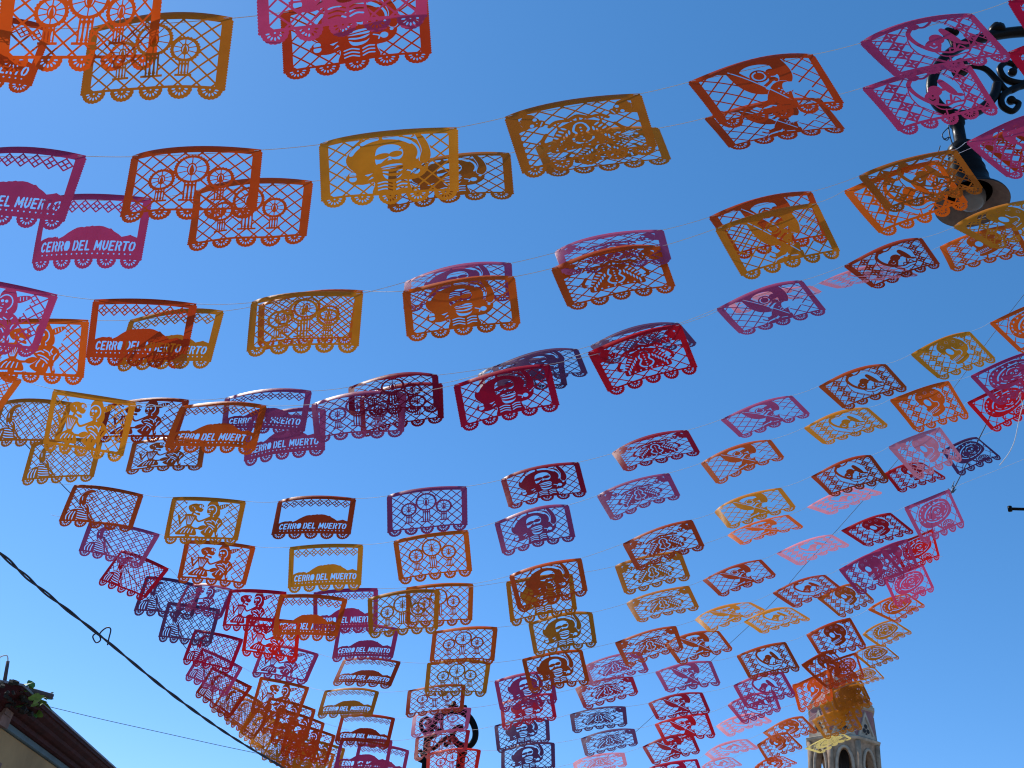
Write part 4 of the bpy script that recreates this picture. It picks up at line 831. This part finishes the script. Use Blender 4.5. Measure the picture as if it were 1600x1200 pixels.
def extrude(profile, a0, a1, name, m_):
    b = MB(); k = len(profile)
    b.raw([hp(a0, n, z) for n, z in profile] + [hp(a1, n, z) for n, z in profile],
          [(i, (i + 1) % k, k + (i + 1) % k, k + i) for i in range(k)] + [tuple(range(k))[::-1], tuple(range(k, 2 * k))])
    return b.build(name, m_, house)
extrude([(-7.0, -0.02), (0.0, 0.0), (0.0, -0.035), (-0.025, -0.04), (-0.04, -0.075), (-0.09, -0.11), (-0.10, -0.115), (-0.115, -0.15), (-0.16, -0.18), (-0.21, -0.19), (-0.22, -0.235), (-0.255, -0.25), (-7.0, -0.25)], 0.0, LEN, 'cornice', M_CORNICE)
extrude([(-7.0, -0.254), (-0.285, -0.254), (-0.285, -0.315), (-0.30, -0.325), (-7.0, -0.325)], 0.05, LEN, 'painted_band', M_TEAL)
extrude([(-6.8, 0.24), (-0.45, 0.002), (0.015, 0.002), (0.015, 0.022), (-0.44, 0.03), (-6.8, 0.29)], -0.02, LEN, 'roof_slab', M_LEAD)
AC = (world_pt(20, 1135, 0, h0.z - 0.33) - h0).dot(HD)                              # where the plastered wall meets the corner stones
cor = MB(); rr_ = random.Random(3)
prof = []
for i in range(46):                                   # carved corner pilaster: stacked, weathered courses
    z = -0.02 - i * 0.115
    w = 0.115 + 0.03 * math.sin(i * 1.3) + rr_.uniform(-0.015, 0.015)
    if i % 6 == 0: w += 0.05
    if h0.z + z - 0.06 < 0: break
    c = hp(AC - 0.10, -OV + 0.02, z - 0.055)
    M = Matrix.Rotation(HA + rr_.uniform(-0.06, 0.06), 3, 'Z')
    cor.box(c, (w, w * 0.9, 0.056), M)
cor.build('corner_pilaster', M_CORNER, house)
pp = MB(); pp.tube([hp(0.04, -0.20, 0.0), hp(0.03, -0.25, 0.24)], [0.022, 0.019], 8); pp.build('roof_post', M_PIPE, house)
wl = MB(); q0 = hp(0.03, -0.25, 0.24)
wl.tube(crom([q0, q0 + Vector((-0.04, 0, 0.06)), q0 + Vector((-0.12, 0, 0.0)), q0 + Vector((-0.14, 0, -0.2))]), 0.007, 6); wl.build('wire_loop', M_STRING, house)

# ---- the plant that grows on the cornice
PA = (world_pt(54, 1090, 0, h0.z) - h0).dot(HD)                                    # how far along the eave
plant_o = hp(PA, -0.02, 0.02)
gt = MB(); gt.tube([hp(PA - 0.25, -0.22, 0.05), hp(PA + 0.05, 0.17, 0.05)], 0.03, 8); gt.build('water_spout', M_PIPE, house)
plant = empty('cornice_plant', plant_o); tag(plant, 'small green leafy plant growing on the house cornice', 'plant')
st = MB(); lf_spots = []
for k in range(9):
    a = hp(PA - 0.35 + 0.09 * k, -0.06 + rng.uniform(-0.05, 0.06), -0.02); e = a + HN * rng.uniform(-0.02, 0.16) + HD * rng.uniform(-0.1, 0.2) + Vector((0, 0, rng.uniform(-0.03, 0.12)))
    st.tube(crom([a, (a + e) / 2 + Vector((0, 0, 0.05)), e], 3), [0.008] * 6 + [0.004], 5); lf_spots.append(e)
st.build('stem', M_STEM, plant)
for k in range(26):
    p = lf_spots[k % 9] + Vector((rng.uniform(-.08, .1), rng.uniform(-.1, .1), rng.uniform(-.10, .06)))
    L = rng.uniform(0.09, 0.18); w = L * 0.42
    M = Matrix.Rotation(rng.uniform(0, 6.28), 3, 'Z') @ Matrix.Rotation(rng.uniform(-1.0, 0.6), 3, 'Y') @ Matrix.Rotation(rng.uniform(-.7, .7), 3, 'X')
    row = [(0, 0, 0), (.25, .8, .06), (.55, 1, .1), (.85, .5, .06), (1, 0, 0), (.85, -.5, .06), (.55, -1, .1), (.25, -.8, .06), (.3, 0, -.02), (.6, 0, 0)]
    lf = MB(); lf.raw([p + M @ Vector((x * L, y * w, z * L)) for x, y, z in row], [(0, 1, 8), (1, 2, 9, 8), (2, 3, 9), (3, 4, 9), (4, 5, 9), (5, 6, 9), (6, 7, 8, 9), (7, 0, 8)], True)
    lf.build('leaf', M_LEAF, plant)
mo = MB()
for k in range(40):
    p = hp(PA + rng.uniform(-0.8, 0.25), rng.uniform(-0.16, 0.0), rng.uniform(-0.18, 0.03)); r_ = rng.uniform(0.012, 0.03)
    mo.box(p, (r_, r_, r_ * 0.6), Matrix.Rotation(rng.uniform(0, 3), 3, 'Z') @ Matrix.Rotation(rng.uniform(0, 1), 3, 'X'))
tag(mo.build('moss', mat('dark_moss', (0.020, 0.018, 0.012), 0.95, 0, 0.5, 30, 0.8), plant), kind='stuff')

# ---- church tower, far off at the lower right
TY = 88.0
tb = world_pt(1319, 1200, TY); ts = (world_pt(1369, 1165, TY) - world_pt(1269, 1165, TY)).length / 100.0    # metres per photo pixel at the tower
TX = tb.x
tower = empty('church_tower', (TX, TY, 0)); tag(tower, 'octagonal stone church tower with pointed belfry arches far away', 'tower')
def tz(py): return world_pt(1319, py, TY).z
ROT = math.atan2(-TY, -TX) - math.radians(22.5 - 2)
def octa(r, z): return [Vector((TX + r * math.cos(ROT + math.pi / 4 * k), TY + r * math.sin(ROT + math.pi / 4 * k), z)) for k in range(8)]
def oct_solid(name, prof, m_, parent=tower):
    b = MB(); vs_ = []; fs_ = []
    for r, z in prof: vs_ += octa(r, z)
    for i in range(len(prof) - 1):
        for k in range(8):
            k2 = (k + 1) % 8; fs_.append((i * 8 + k, i * 8 + k2, (i + 1) * 8 + k2, (i + 1) * 8 + k))
    fs_ += [tuple(range(8))[::-1], tuple(range((len(prof) - 1) * 8, len(prof) * 8))]
    b.raw(vs_, fs_); return b.build(name, m_, parent)
R1 = 50 * ts / math.cos(math.radians(12)); z_bel0, z_bel1, z_g1 = tz(1262), tz(1168), tz(1117)
oct_solid('base_storey', [(R1 * 1.04, 0), (R1 * 1.04, z_bel0 - 0.5), (R1 * 1.10, z_bel0 - 0.3), (R1 * 1.10, z_bel0)], M_STONE)
# belfry: eight corner piers, pointed arches between them, open to the sky
ring_o, ring_i = octa(R1, 0), octa(R1 * 0.80, 0)
for k in range(8):
    a, b_ = ring_o[k], ring_o[(k + 1) % 8]; nrm = ((a + b_) / 2 - Vector((TX, TY, 0))).normalized(); tdir = (b_ - a).normalized(); L = (b_ - a).length
    hw = L * 0.27; zs = z_bel0 + (z_bel1 - z_bel0) * 0.52; zt = z_bel1 - (z_bel1 - z_bel0) * 0.13
    outl = [(-hw, z_bel0), (-hw, zs)] + [(-hw + hw * (1 - math.cos(t)) * 1.0, zs + (zt - zs) * math.sin(t)) for t in (0.35, 0.7, 1.05, 1.3)] + [(0, zt)]
    outl += [(-x, z) for x, z in outl[-2::-1]]
    mid_ = (a + b_) / 2; m = MB(); n_ = len(outl); T_ = 0.55
    frame = [(-L / 2, z_bel0)] + [(-L / 2, z) for x, z in outl[1:-1]] + [(L / 2, z_bel0)]
    fr_ = []
    for i, (x, z) in enumerate(outl):
        fr_.append((-L / 2 if i < n_ // 2 else L / 2 if i > n_ // 2 else 0, z if i != n_ // 2 else z_bel1))
    for d in (0, -T_):
        m_base = len(m.v)
        P = lambda x, z: Vector((mid_.x, mid_.y, 0)) + tdir * (x * (1 + d / R1 * 0.8)) + nrm * d + Vector((0, 0, z))
        vs_ = [P(x, z) for x, z in outl] + [P(x, z) for x, z in fr_] + [P(-L / 2, z_bel1), P(L / 2, z_bel1)]
        fs_ = [(i, i + 1, n_ + i + 1, n_ + i) for i in range(n_ - 1)]
        h_ = n_ // 2; fs_ += [(n_ + h_ - 1, n_ + h_, 2 * n_), (n_ + h_, n_ + h_ + 1, 2 * n_ + 1)]
        m.raw(vs_, fs_)
    m.raw([m.v[i] for i in range(n_)] + [m.v[2 * n_ + 2 + i] for i in range(n_)], [(i, i + 1, n_ + i + 1, n_ + i) for i in range(n_ - 1)])
    arch = m.build('belfry_arch', M_STONE, tower)
    mo_ = MB()                                            # raised moulding round the arch, and the corner shaft
    Pm = lambda x, z, d: Vector((mid_.x, mid_.y, 0)) + tdir * x + nrm * d + Vector((0, 0, z))
    mo_.tube([Pm(x * 1.14, z + (0.12 if i not in (0, n_ - 1) else 0), 0.06) for i, (x, z) in enumerate(outl)], 0.14, 6); mo_.build('arch_moulding', M_STONE2, arch)
    sh = MB(); sh.tube([Vector((a.x, a.y, z_bel0)) + (a - Vector((TX, TY, 0))).normalized() * 0.02, Vector((a.x, a.y, z_bel1)) + (a - Vector((TX, TY, 0))).normalized() * 0.02], 0.26, 8); sh.build('corner_shaft', M_STONE, tower)
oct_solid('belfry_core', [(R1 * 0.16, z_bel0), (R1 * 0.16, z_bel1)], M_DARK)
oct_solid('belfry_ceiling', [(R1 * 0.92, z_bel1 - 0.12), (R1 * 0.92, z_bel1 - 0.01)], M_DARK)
oct_solid('cornice', [(R1 * 1.0, z_bel1), (R1 * 1.10, z_bel1 + 0.12), (R1 * 1.13, z_bel1 + 0.30), (R1 * 1.02, z_bel1 + 0.45)], M_STONE2)
R2 = R1 * 0.985; zg0 = z_bel1 + 0.45
oct_solid('gable_storey', [(R2, zg0), (R2 * 0.975, z_g1)], M_PINKTILE)
go, gi = octa(R2, zg0), octa(R2 * 0.975, z_g1)
for k in range(8):
    a, b_, c_, d_ = go[k], go[(k + 1) % 8], gi[(k + 1) % 8], gi[k]; nrm = ((a + b_) / 2 - Vector((TX, TY, zg0))).normalized(); top = (c_ + d_) / 2
    g = MB(); e = nrm * 0.14; ap = top + Vector((0, 0, -0.15))
    pts = [a.lerp(b_, 0.03), b_.lerp(a, 0.03), ap]; cen = (pts[0] + pts[1] + pts[2]) / 3
    inn = [p.lerp(cen, 0.30) for p in pts]
    g.raw([p + e for p in pts] + [p + e for p in inn] + [p for p in pts] + [p + nrm * 0.03 for p in inn],
          [(0, 1, 4, 3), (1, 2, 5, 4), (2, 0, 3, 5), (0, 6, 7, 1), (1, 7, 8, 2), (2, 8, 6, 0), (3, 4, 10, 9), (4, 5, 11, 10), (5, 3, 9, 11), (9, 10, 11)])
    gb = g.build('gable', M_STONE2, tower)
    tr = MB(); ux = (b_ - a).normalized(); uy = (ap - (pts[0] + pts[1]) / 2).normalized()
    for cx_, cy_, r_ in ((0, 0.42, 0.20), (-0.17, 0.12, 0.20), (0.17, 0.12, 0.20), (0, -0.1, 0.12)):
        cc = cen + ux * cx_ * 1.3 + uy * (cy_ - 0.25) * 1.3 + nrm * 0.06
        tr.raw([cc] + [cc + (ux * math.cos(t * math.pi / 6) + uy * math.sin(t * math.pi / 6)) * r_ + nrm * 0.004 * cx_ for t in range(12)], [(0, i + 1, (i + 1) % 12 + 1) for i in range(12)])
    tr.build('trefoil_opening', M_DARK, gb)
oct_solid('upper_cornice', [(R2 * 0.975, z_g1), (R2 * 1.035, z_g1 + 0.10), (R2 * 1.035, z_g1 + 0.42), (R2 * 0.96, z_g1 + 0.50)], M_STONE2)
oct_solid('sloping_roof', [(R2 * 0.95, z_g1 + 0.50), (R2 * 0.88, tz(1104)), (R2 * 0.74, tz(1094)), (R2 * 0.58, tz(1087))], M_PINKTILE)
for k in range(8):
    rb = MB(); pr = [(R2 * 0.965, z_g1 + 0.48), (R2 * 0.895, tz(1104)), (R2 * 0.755, tz(1094)), (R2 * 0.60, tz(1086.5))]
    rb.tube([octa(r, z)[k] for r, z in pr], 0.13, 6); rb.build('roof_rib', M_STONE2, tower)
oct_solid('lantern_drum', [(R2 * 0.56, tz(1087)), (R2 * 0.53, tz(1073)), (R2 * 0.60, tz(1072)), (R2 * 0.60, tz(1070)), (R2 * 0.50, tz(1069))], M_STONE2)
for k in range(8):
    a, b_ = octa(R2 * 0.555, tz(1086))[k], octa(R2 * 0.555, tz(1086))[(k + 1) % 8]; c_, d_ = octa(R2 * 0.54, tz(1075))[(k + 1) % 8], octa(R2 * 0.54, tz(1075))[k]
    cen = (a + b_ + c_ + d_) / 4; nrm = Vector((cen.x - TX, cen.y - TY, 0)).normalized() * 0.05
    pn = MB(); pn.raw([p.lerp(cen, 0.16) + nrm for p in (a, b_, c_, d_)] + [p.lerp(cen, 0.16) - nrm for p in (a, b_, c_, d_)], [(0, 1, 2, 3), (0, 4, 5, 1), (1, 5, 6, 2), (2, 6, 7, 3), (3, 7, 4, 0)]); pn.build('drum_panel', M_PINKTILE, tower)
oct_solid('spire', [(R2 * 0.48, tz(1069)), (R2 * 0.40, tz(1064)), (R2 * 0.22, tz(1058)), (R2 * 0.08, tz(1053)), (R2 * 0.05, tz(1050))], M_LEAD)
sph = MB(); sph.lathe((TX, TY, tz(1049)), [(0.02, -0.5), (0.28, -0.35), (0.4, 0), (0.28, 0.35), (0.03, 0.5)], 12)
sph.tube([(TX, TY, tz(1049)), (TX, TY, tz(1049) + 1.0)], 0.06, 6); sph.tube([(TX - 0.25, TY, tz(1049) + 0.75), (TX + 0.25, TY, tz(1049) + 0.75)], 0.06, 6); sph.build('cross_finial', M_IRON, tower)
nv = MB(); nv.box((TX + 14, TY + 9, tz(1262) * 0.33), (12, 8, tz(1262) * 0.33)); nv.build('nave_wall', M_STONE, tower)

# ---------------------------------------------------------------- street lamps with a crook arm
def lamp(name, label, Y, crook, scrolls, stem, dish, post_x, rad, part_knobs):
    """crook, scrolls: traced in the lamp's own upright plane; stem/dish: the hanging luminaire; post_x: where the post stands"""
    P = lambda q: world_pt(q[0], q[1], Y)
    top = P(crook[0]); base = Vector((post_x, Y, 0))
    root = empty(name, base); tag(root, label, 'street lamp', 'cast iron crook lamps')
    b = MB()
    b.lathe(base, [(0.20, 0), (0.20, 0.08), (0.15, 0.12), (0.13, 0.5), (0.16, 0.55), (0.09, 0.65), (0.065, 1.2), (0.085, 1.25), (0.06, 1.32), (0.045, top.z - 0.4), (0.065, top.z - 0.35), (0.045, top.z - 0.28), (0.04, top.z)], 20)
    b.build('post', M_IRON, root)
    c = MB(); pts = crom([P(q) for q in crook], 6); n = len(pts)
    c.tube(pts, [rad * (1.0 - 0.25 * i / n) for i in range(n)], 10); c.build('crook_arm', M_IRON, root)
    for sc in scrolls:
        s = MB(); q = crom([P(x) for x in sc], 6); n = len(q)
        s.tube(q, [rad * 0.62 * (1 - 0.35 * i / n) for i in range(n)], 8)
        s.lathe(q[-1], [(0.001, -rad * .75), (rad * .55, -rad * .5), (rad * .75, 0), (rad * .55, rad * .5), (0.001, rad * .75)], 10)
        s.build('scroll', M_IRON, root)
    for q in part_knobs:
        k = MB(); k.lathe(P(q), [(0.001, -rad * 0.9), (rad * 1.35, -rad * 0.8), (rad * 1.35, rad * 0.5), (rad * 0.7, rad * 0.7), (rad * 0.6, rad * 1.6), (0.001, rad * 1.8)], 12); k.build('finial', M_IRON, root)
    s0 = P(stem); k = dish['k']                      # luminaire hangs straight down
    lum = MB()
    lum.lathe(s0, [(0.001, 0.05 * k), (0.075 * k, 0.04 * k), (0.075 * k, -0.10 * k), (0.06 * k, -0.12 * k), (0.06 * k, -0.40 * k), (0.10 * k, -0.41 * k), (0.10 * k, -0.44 * k), (0.14 * k, -0.46 * k), (0.14 * k, -0.55 * k), (0.125 * k, -0.57 * k), (0.16 * k, -0.66 * k), (0.15 * k, -0.68 * k), (0.18 * k, -0.77 * k), (0.17 * k, -0.79 * k), (0.195 * k, -0.88 * k), (0.185 * k, -0.90 * k), (0.21 * k, -1.0 * k), (0.23 * k, -1.08 * k)], 28)
    lum.build('lamp_neck', M_IRON, root)
    sh = MB(); R = dish['r']; zt = -1.06 * k
    sh.lathe(s0, [(0.20 * k, zt), (R * 0.72, zt - 0.03), (R * 0.97, zt - 0.10), (R, zt - 0.125)], 40); sh.build('shade_top', M_IRON, root)
    si = MB(); si.lathe(s0, [(R * 0.995, zt - 0.127), (R * 0.96, zt - 0.112), (R * 0.70, zt - 0.045), (0.20 * k, zt - 0.02)], 40); sio = si.build('shade_underside', M_SHADE, root)
    gl = MB(); gl.lathe(s0, [(R * 0.40, zt - 0.03), (R * 0.40, zt - 0.07), (R * 0.37, zt - 0.11), (R * 0.27, zt - 0.15), (R * 0.13, zt - 0.17), (0.001, zt - 0.175)], 32); gl.build('lamp_bowl', M_GLASS, sio)
    return root
LY1 = 5.6
lamp('street_lamp', 'black iron crook lamp with wide grey shade at the upper right', LY1,
     [(1790, 150), (1750, 95), (1690, 60), (1640, 50), (1590, 50), (1545, 57), (1505, 70), (1475, 92), (1458, 120), (1457, 148), (1472, 170), (1500, 180), (1530, 172), (1552, 152), (1558, 132)],
     [[(1700, 62), (1660, 85), (1600, 130), (1575, 142), (1560, 128), (1540, 108), (1515, 103), (1500, 106)],
      [(1640, 128), (1600, 131), (1572, 124), (1562, 108), (1572, 98), (1586, 103), (1582, 113)],
      [(1640, 130), (1598, 134), (1568, 148), (1566, 165), (1582, 174), (1592, 162), (1580, 157)],
      [(1492, 72), (1486, 60), (1478, 54), (1480, 47), (1492, 50)]],
     (1494, 184), {'k': 0.84, 'r': 0.285}, world_pt(1790, 150, LY1).x, 0.056, [(1558, 48), (1500, 106)])
LY2 = 13.6
lamp('street_lamp', 'dark iron crook lamp standing low behind the candle banners', LY2,
     [(663, 1215), (666, 1180), (668, 1155), (674, 1135), (686, 1118), (702, 1111), (720, 1112), (734, 1122), (742, 1138), (742, 1154), (734, 1165), (722, 1166), (711, 1158), (707, 1147), (713, 1138), (724, 1136)],
     [[(672, 1150), (660, 1140), (658, 1128), (666, 1122), (672, 1128), (667, 1132)], [(668, 1156), (680, 1148), (684, 1140), (678, 1136), (674, 1142)],
      [(667, 1170), (680, 1168), (690, 1158), (700, 1152), (703, 1160), (697, 1163)], [(664, 1190), (654, 1186), (650, 1178), (657, 1174), (661, 1180)], [(690, 1113), (690, 1128), (690, 1141)]],
     (723, 1166), {'k': 0.95, 'r': 0.42}, world_pt(663, 1215, LY2).x, 0.052, [(708, 1106), (725, 1112)])

# ---------------------------------------------------------------- the cut-paper banners
COLOUR = {'V': 'vermilion', 'O': 'orange', 'Y': 'yellow', 'P': 'magenta', 'M': 'purple', 'R': 'red', 'N': 'navy', 'B': 'shade-tinted orange', 'W': 'shade-tinted red', 'L': 'light-tinted yellow', 'K': 'glare-tinted pink'}  # last four
MOTIF = {'A': ('three candles', 'candle'), 'B': ('a sombrero skeleton', 'sombrero'), 'C': ('a winged insect', 'insect'), 'D': ('a hooded reaper', 'reaper'),
         'E': ('mountain and lettering', 'mountain'), 'F': ('two dancing skeletons', 'couple'), 'G': ('a skull in profile', 'skull'), 'H': ('a hatted skull', 'hat'),
         'I': ('a kneeling woman', 'woman'), 'J': ('a reclining dancer', 'dancer')}
ORD = ['', 'highest', 'second highest', 'third highest', 'fourth highest', 'fifth highest', 'sixth highest', 'seventh highest', 'eighth highest', 'ninth highest', 'tenth highest', 'eleventh highest', 'twelfth highest']
SHEETS = []
for line in BANNERS.strip().splitlines():
    p = line.split(); SHEETS.append((p[0], p[1], float(p[2]), np.array([float(x) for x in p[3:]]).reshape(4, 3)))
ranks = {}
for i, s in enumerate(SHEETS): ranks.setdefault(s[:2], []).append((s[2], i))
rank_of = {i: (r + 1, len(v)) for v in ranks.values() for r, (_, i) in enumerate(sorted(v))}
ATTACH = {}
staple_me = bpy.data.meshes.new('staple')
sb_ = MB(); sb_.box((0, 0, 0), (0.011, 0.0012, 0.0014)); staple_me.from_pydata(sb_.v, [], sb_.f); staple_me.materials.append(M_STAPLE)
cam_p = np.array([0, 0, CAM_Z])
for i, (d, colr, ypix, C) in enumerate(SHEETS):
    r_ = np.random.RandomState(100 + i)
    UV, T = PATTERN[d]
    TL, TR, BR, BL = C; u = UV[:, 0:1]; v = UV[:, 1:2] / SHEET_H
    def surf(u, v, top, bot, rip, ph, curl, skew):
        P = TL * (1 - u) * (1 - v) + TR * u * (1 - v) + BR * u * v + BL * (1 - u) * v
        ub = np.clip(u, 0, 1) ** skew; bow = 4 * ub * (1 - ub) * (top * (1 - v) + bot * v)
        bow = bow + rip * np.sin(2 * math.pi * (u * 1.3 + ph)) * v * np.sin(math.pi * np.clip(u, 0, 1)) + curl * np.sin(math.pi * v) * (0.6 + 0.4 * np.cos(math.pi * u))
        return P + N * bow
    N = np.cross((TR + BR - TL - BL), (BL + BR - TL - TR)); N /= np.linalg.norm(N)
    if N @ (cam_p - C.mean(0)) < 0: N = -N
    prm = (r_.uniform(0.034, 0.062), r_.uniform(0.0, 0.026), r_.uniform(-0.008, 0.008), r_.uniform(0, 1), r_.uniform(-0.010, 0.010), r_.uniform(0.72, 1.3))
    P = surf(u, v, *prm)
    org = (TL + TR) / 2
    me = bpy.data.meshes.new('paper_banner')
    nv_, nt_ = len(P), len(T)
    me.vertices.add(nv_); me.vertices.foreach_set('co', (P - org).astype(np.float32).ravel())
    me.loops.add(nt_ * 3); me.loops.foreach_set('vertex_index', T.astype(np.int32).ravel())
    me.polygons.add(nt_); me.polygons.foreach_set('loop_start', np.arange(0, nt_ * 3, 3, dtype=np.int32))
    me.polygons.foreach_set('use_smooth', np.ones(nt_, bool))
    me.update(calc_edges=True)
    me.materials.append(PAPER[colr])
    o = bpy.data.objects.new('paper_banner', me); COL.objects.link(o); o.location = org
    rk, tot = rank_of[i]; cn = COLOUR[colr]; long_, short = MOTIF[d]
    lab = f'{cn} paper banner cut with {long_}' + (f', {ORD[rk]} among {cn} {short} banners' if tot > 1 else f', the only {cn} {short} banner')
    tag(o, lab, 'paper banner', f'cut paper banners with {long_}')
    top_l, top_r = surf(np.array([[0.045]]), np.array([[0.028]]), *prm)[0], surf(np.array([[0.955]]), np.array([[0.028]]), *prm)[0]
    ATTACH[i] = (TL + (TR - TL) * 0.0, TL + (TR - TL) * 0.06, TR + (TL - TR) * 0.06, TR)
    if np.linalg.norm(TL - cam_p) < 8.2:
        ex = (TR - TL) / np.linalg.norm(TR - TL); ey = np.cross(N, ex); R3 = Matrix((ex, ey, N)).transposed()
        for q in (top_l, top_r):
            stp_ = bpy.data.objects.new('staple', staple_me); COL.objects.link(stp_); stp_.parent = o
            stp_.matrix_local = Matrix.Translation(Vector(q + N * 0.0035 - org)) @ R3.to_4x4()

# ---------------------------------------------------------------- strings that carry them
for k, (e0, e1, ids) in enumerate(STRINGS):
    pts = []
    for i in ids: pts += [Vector(q) for q in ATTACH[i]]
    d0 = (pts[0] - pts[1]).normalized(); d1 = (pts[-1] - pts[-2]).normalized()
    pts = [pts[0] + d0 * e0] + pts + [pts[-1] + d1 * e1]
    full = []
    for a, b in zip(pts, pts[1:]):
        full.append(a)
        if (b - a).length > 0.12:                        # slight sag and wander between two sheets
            for t in (0.25, 0.5, 0.75): full.append(a.lerp(b, t) + Vector((0, 0, -0.012 * 4 * t * (1 - t) * min((b - a).length, 1))))
    full.append(pts[-1])
    sm_ = MB(); sm_.tube(full, 0.0019, 5)
    mid_o = SHEETS[ids[len(ids) // 2]]
    so_ = sm_.build('banner_string', M_STRING, None, tuple(full[0]))
    rk, tot = rank_of[ids[len(ids) // 2]]
    tag(so_, f'thin white string holding the {COLOUR[mid_o[1]]} {MOTIF[mid_o[0]][1]} banner' + (f' that is {ORD[rk]} of its colour' if tot > 1 else ' alone of its colour'), 'string', 'strings carrying the paper banners')

# ---------------------------------------------------------------- cables and wires
def cable(name, label, path, r, m_, cat='cable', group=None, twist=None):
    pts = crom([world_pt(x, y, Y) for x, y, Y in path], 14)
    b = MB()
    if twist is None: b.tube(pts, r, 8)
    else:
        n = len(pts); acc = 0.0
        fine = []
        for a, c in zip(pts, pts[1:]):
            m = max(2, int((c - a).length / 0.02)); fine += [a.lerp(c, j / m) for j in range(m)]
        for ph in (0, math.pi):
            q = []; s_ = 0.0
            for i, p in enumerate(fine):
                if i: s_ += (p - fine[i - 1]).length
                an = s_ / twist * 2 * math.pi + ph + 1.2 * math.sin(s_ * 1.7); rr2 = r * (0.72 + 0.30 * math.sin(s_ * 2.3) * math.sin(s_ * 0.9 + 1))
                q.append(p + Vector((0.4 * math.cos(an), 0.2 * math.cos(an), math.sin(an))) * rr2)
            b.tube(q, r * 0.78, 7)
    o = b.build(name, m_, None, tuple(pts[0])); tag(o, label, cat, group); return o, pts
cab, cp = cable('twisted_cable', 'thick black twisted cable sagging across the lower left sky', [(-70, 805, 6.2), (0, 864, 6.5), (60, 917, 6.9), (160, 996, 7.5), (260, 1078, 8.2), (350, 1143, 8.9), (430, 1192, 9.6), (520, 1245, 10.4), (640, 1310, 11.4)], 0.0088, M_CABLE, twist=0.46)
lp_ = MB(); P = lambda x, y: world_pt(x, y, 7.48)
lp_.tube(crom([P(158, 993), (P(150, 990)), P(145, 995), P(150, 1004), P(157, 1000), P(156, 990), P(166, 981), P(173, 983), P(170, 998), P(168, 1008)], 6), 0.0055, 6)
lo = lp_.build('loose_loop', M_CABLE, None, tuple(cab.location)); lo.location = (0, 0, 0); lo.parent = cab
cable('guy_wire', 'thin grey wire running from the cornice plant to the right', [(72, 1103, 11.6), (160, 1124, 11.8), (250, 1144, 12.0), (340, 1164, 12.3), (420, 1181, 12.6), (560, 1212, 13.2)], 0.0032, M_WIRE, 'wire')
cable('anchor_cable', 'dark steel cable behind the kneeling woman banners on the left', [(-60, 590, 6.3), (0, 654, 6.9), (40, 694, 7.3), (94, 754, 8.0), (125, 789, 8.5), (190, 880, 9.6), (250, 960, 10.4), (330, 1060, 11.6), (420, 1150, 12.6), (480, 1200, 13.2)], 0.0042, M_WIRE)
cable('anchor_cable', 'long dark wire slanting down behind the right hand banners', [(1640, 410, 8.6), (1554, 519, 8.8), (1497, 597, 9.2), (1403, 718, 10.0), (1322, 812, 10.8), (1255, 886, 11.5), (1199, 950, 12.2), (1114, 1030, 13.2), (1016, 1123, 14.4), (940, 1190, 15.5)], 0.0032, M_WIRE)
cable('anchor_cable', 'short dark wire tied above the purple hat banner at right', [(1625, 505, 8.0), (1578, 590, 8.6), (1545, 655, 9.2), (1531, 683, 9.4), (1499, 747, 10.0), (1487, 770, 10.2)], 0.006, M_WIRE)
knot = MB(); K = lambda x, y: world_pt(x, y, 10.15)
for a, b in (((1487, 762), (1491, 752)), ((1486, 768), (1481, 763)), ((1489, 770), (1494, 764)), ((1490, 764), (1489, 756))): knot.tube([K(*a), K(*b)], 0.005, 5)
knot.tube([K(1486, 771), K(1489, 766), K(1491, 760)], [0.006, 0.018, 0.006], 7)
tag(knot.build('wire_knot', M_WIRE, None, tuple(K(1488, 768))), 'knotted wire ends at the corner of the purple hat banner', 'knot')
cable('loose_string', 'loose white string dangling at the right edge', [(1606, 606, 8.3), (1596, 612, 8.3), (1592, 619, 8.3), (1598, 631, 8.3), (1593, 652, 8.3), (1586, 686, 8.32), (1577, 707, 8.34), (1562, 727, 8.36)], 0.0045, M_STRING, 'string')
tw = MB(); Q = lambda x, y: world_pt(x, y, 5.5)
tw.tube(crom([Q(1482, 199), Q(1475, 206), Q(1472, 212), Q(1476, 217), Q(1483, 214), Q(1480, 219), Q(1474, 217)], 4), 0.0045, 6); tw.tube(crom([Q(1469, 228), Q(1466, 238)], 3), 0.0045, 6)
tw.tube(crom([Q(1482, 196), Q(1484, 212), Q(1490, 228), Q(1500, 238)], 5), 0.0055, 6)
tag(tw.build('loose_wire', M_CABLE, None, tuple(Q(1482, 196))), 'loose black wire ends curling beside the upper lamp neck', 'wire')
rod = MB(); a, b = world_pt(1578, 795, 9.0), world_pt(1760, 800, 9.0); rod.tube([a, b], 0.016, 10); rod.lathe(a, [(0.001, -0.03), (0.022, -0.028), (0.022, 0.028), (0.001, 0.03)], 10)
ro = rod.build('metal_bar', M_IRON, None, tuple(b)); tag(ro, 'short black metal bar entering from the right edge', 'bar')
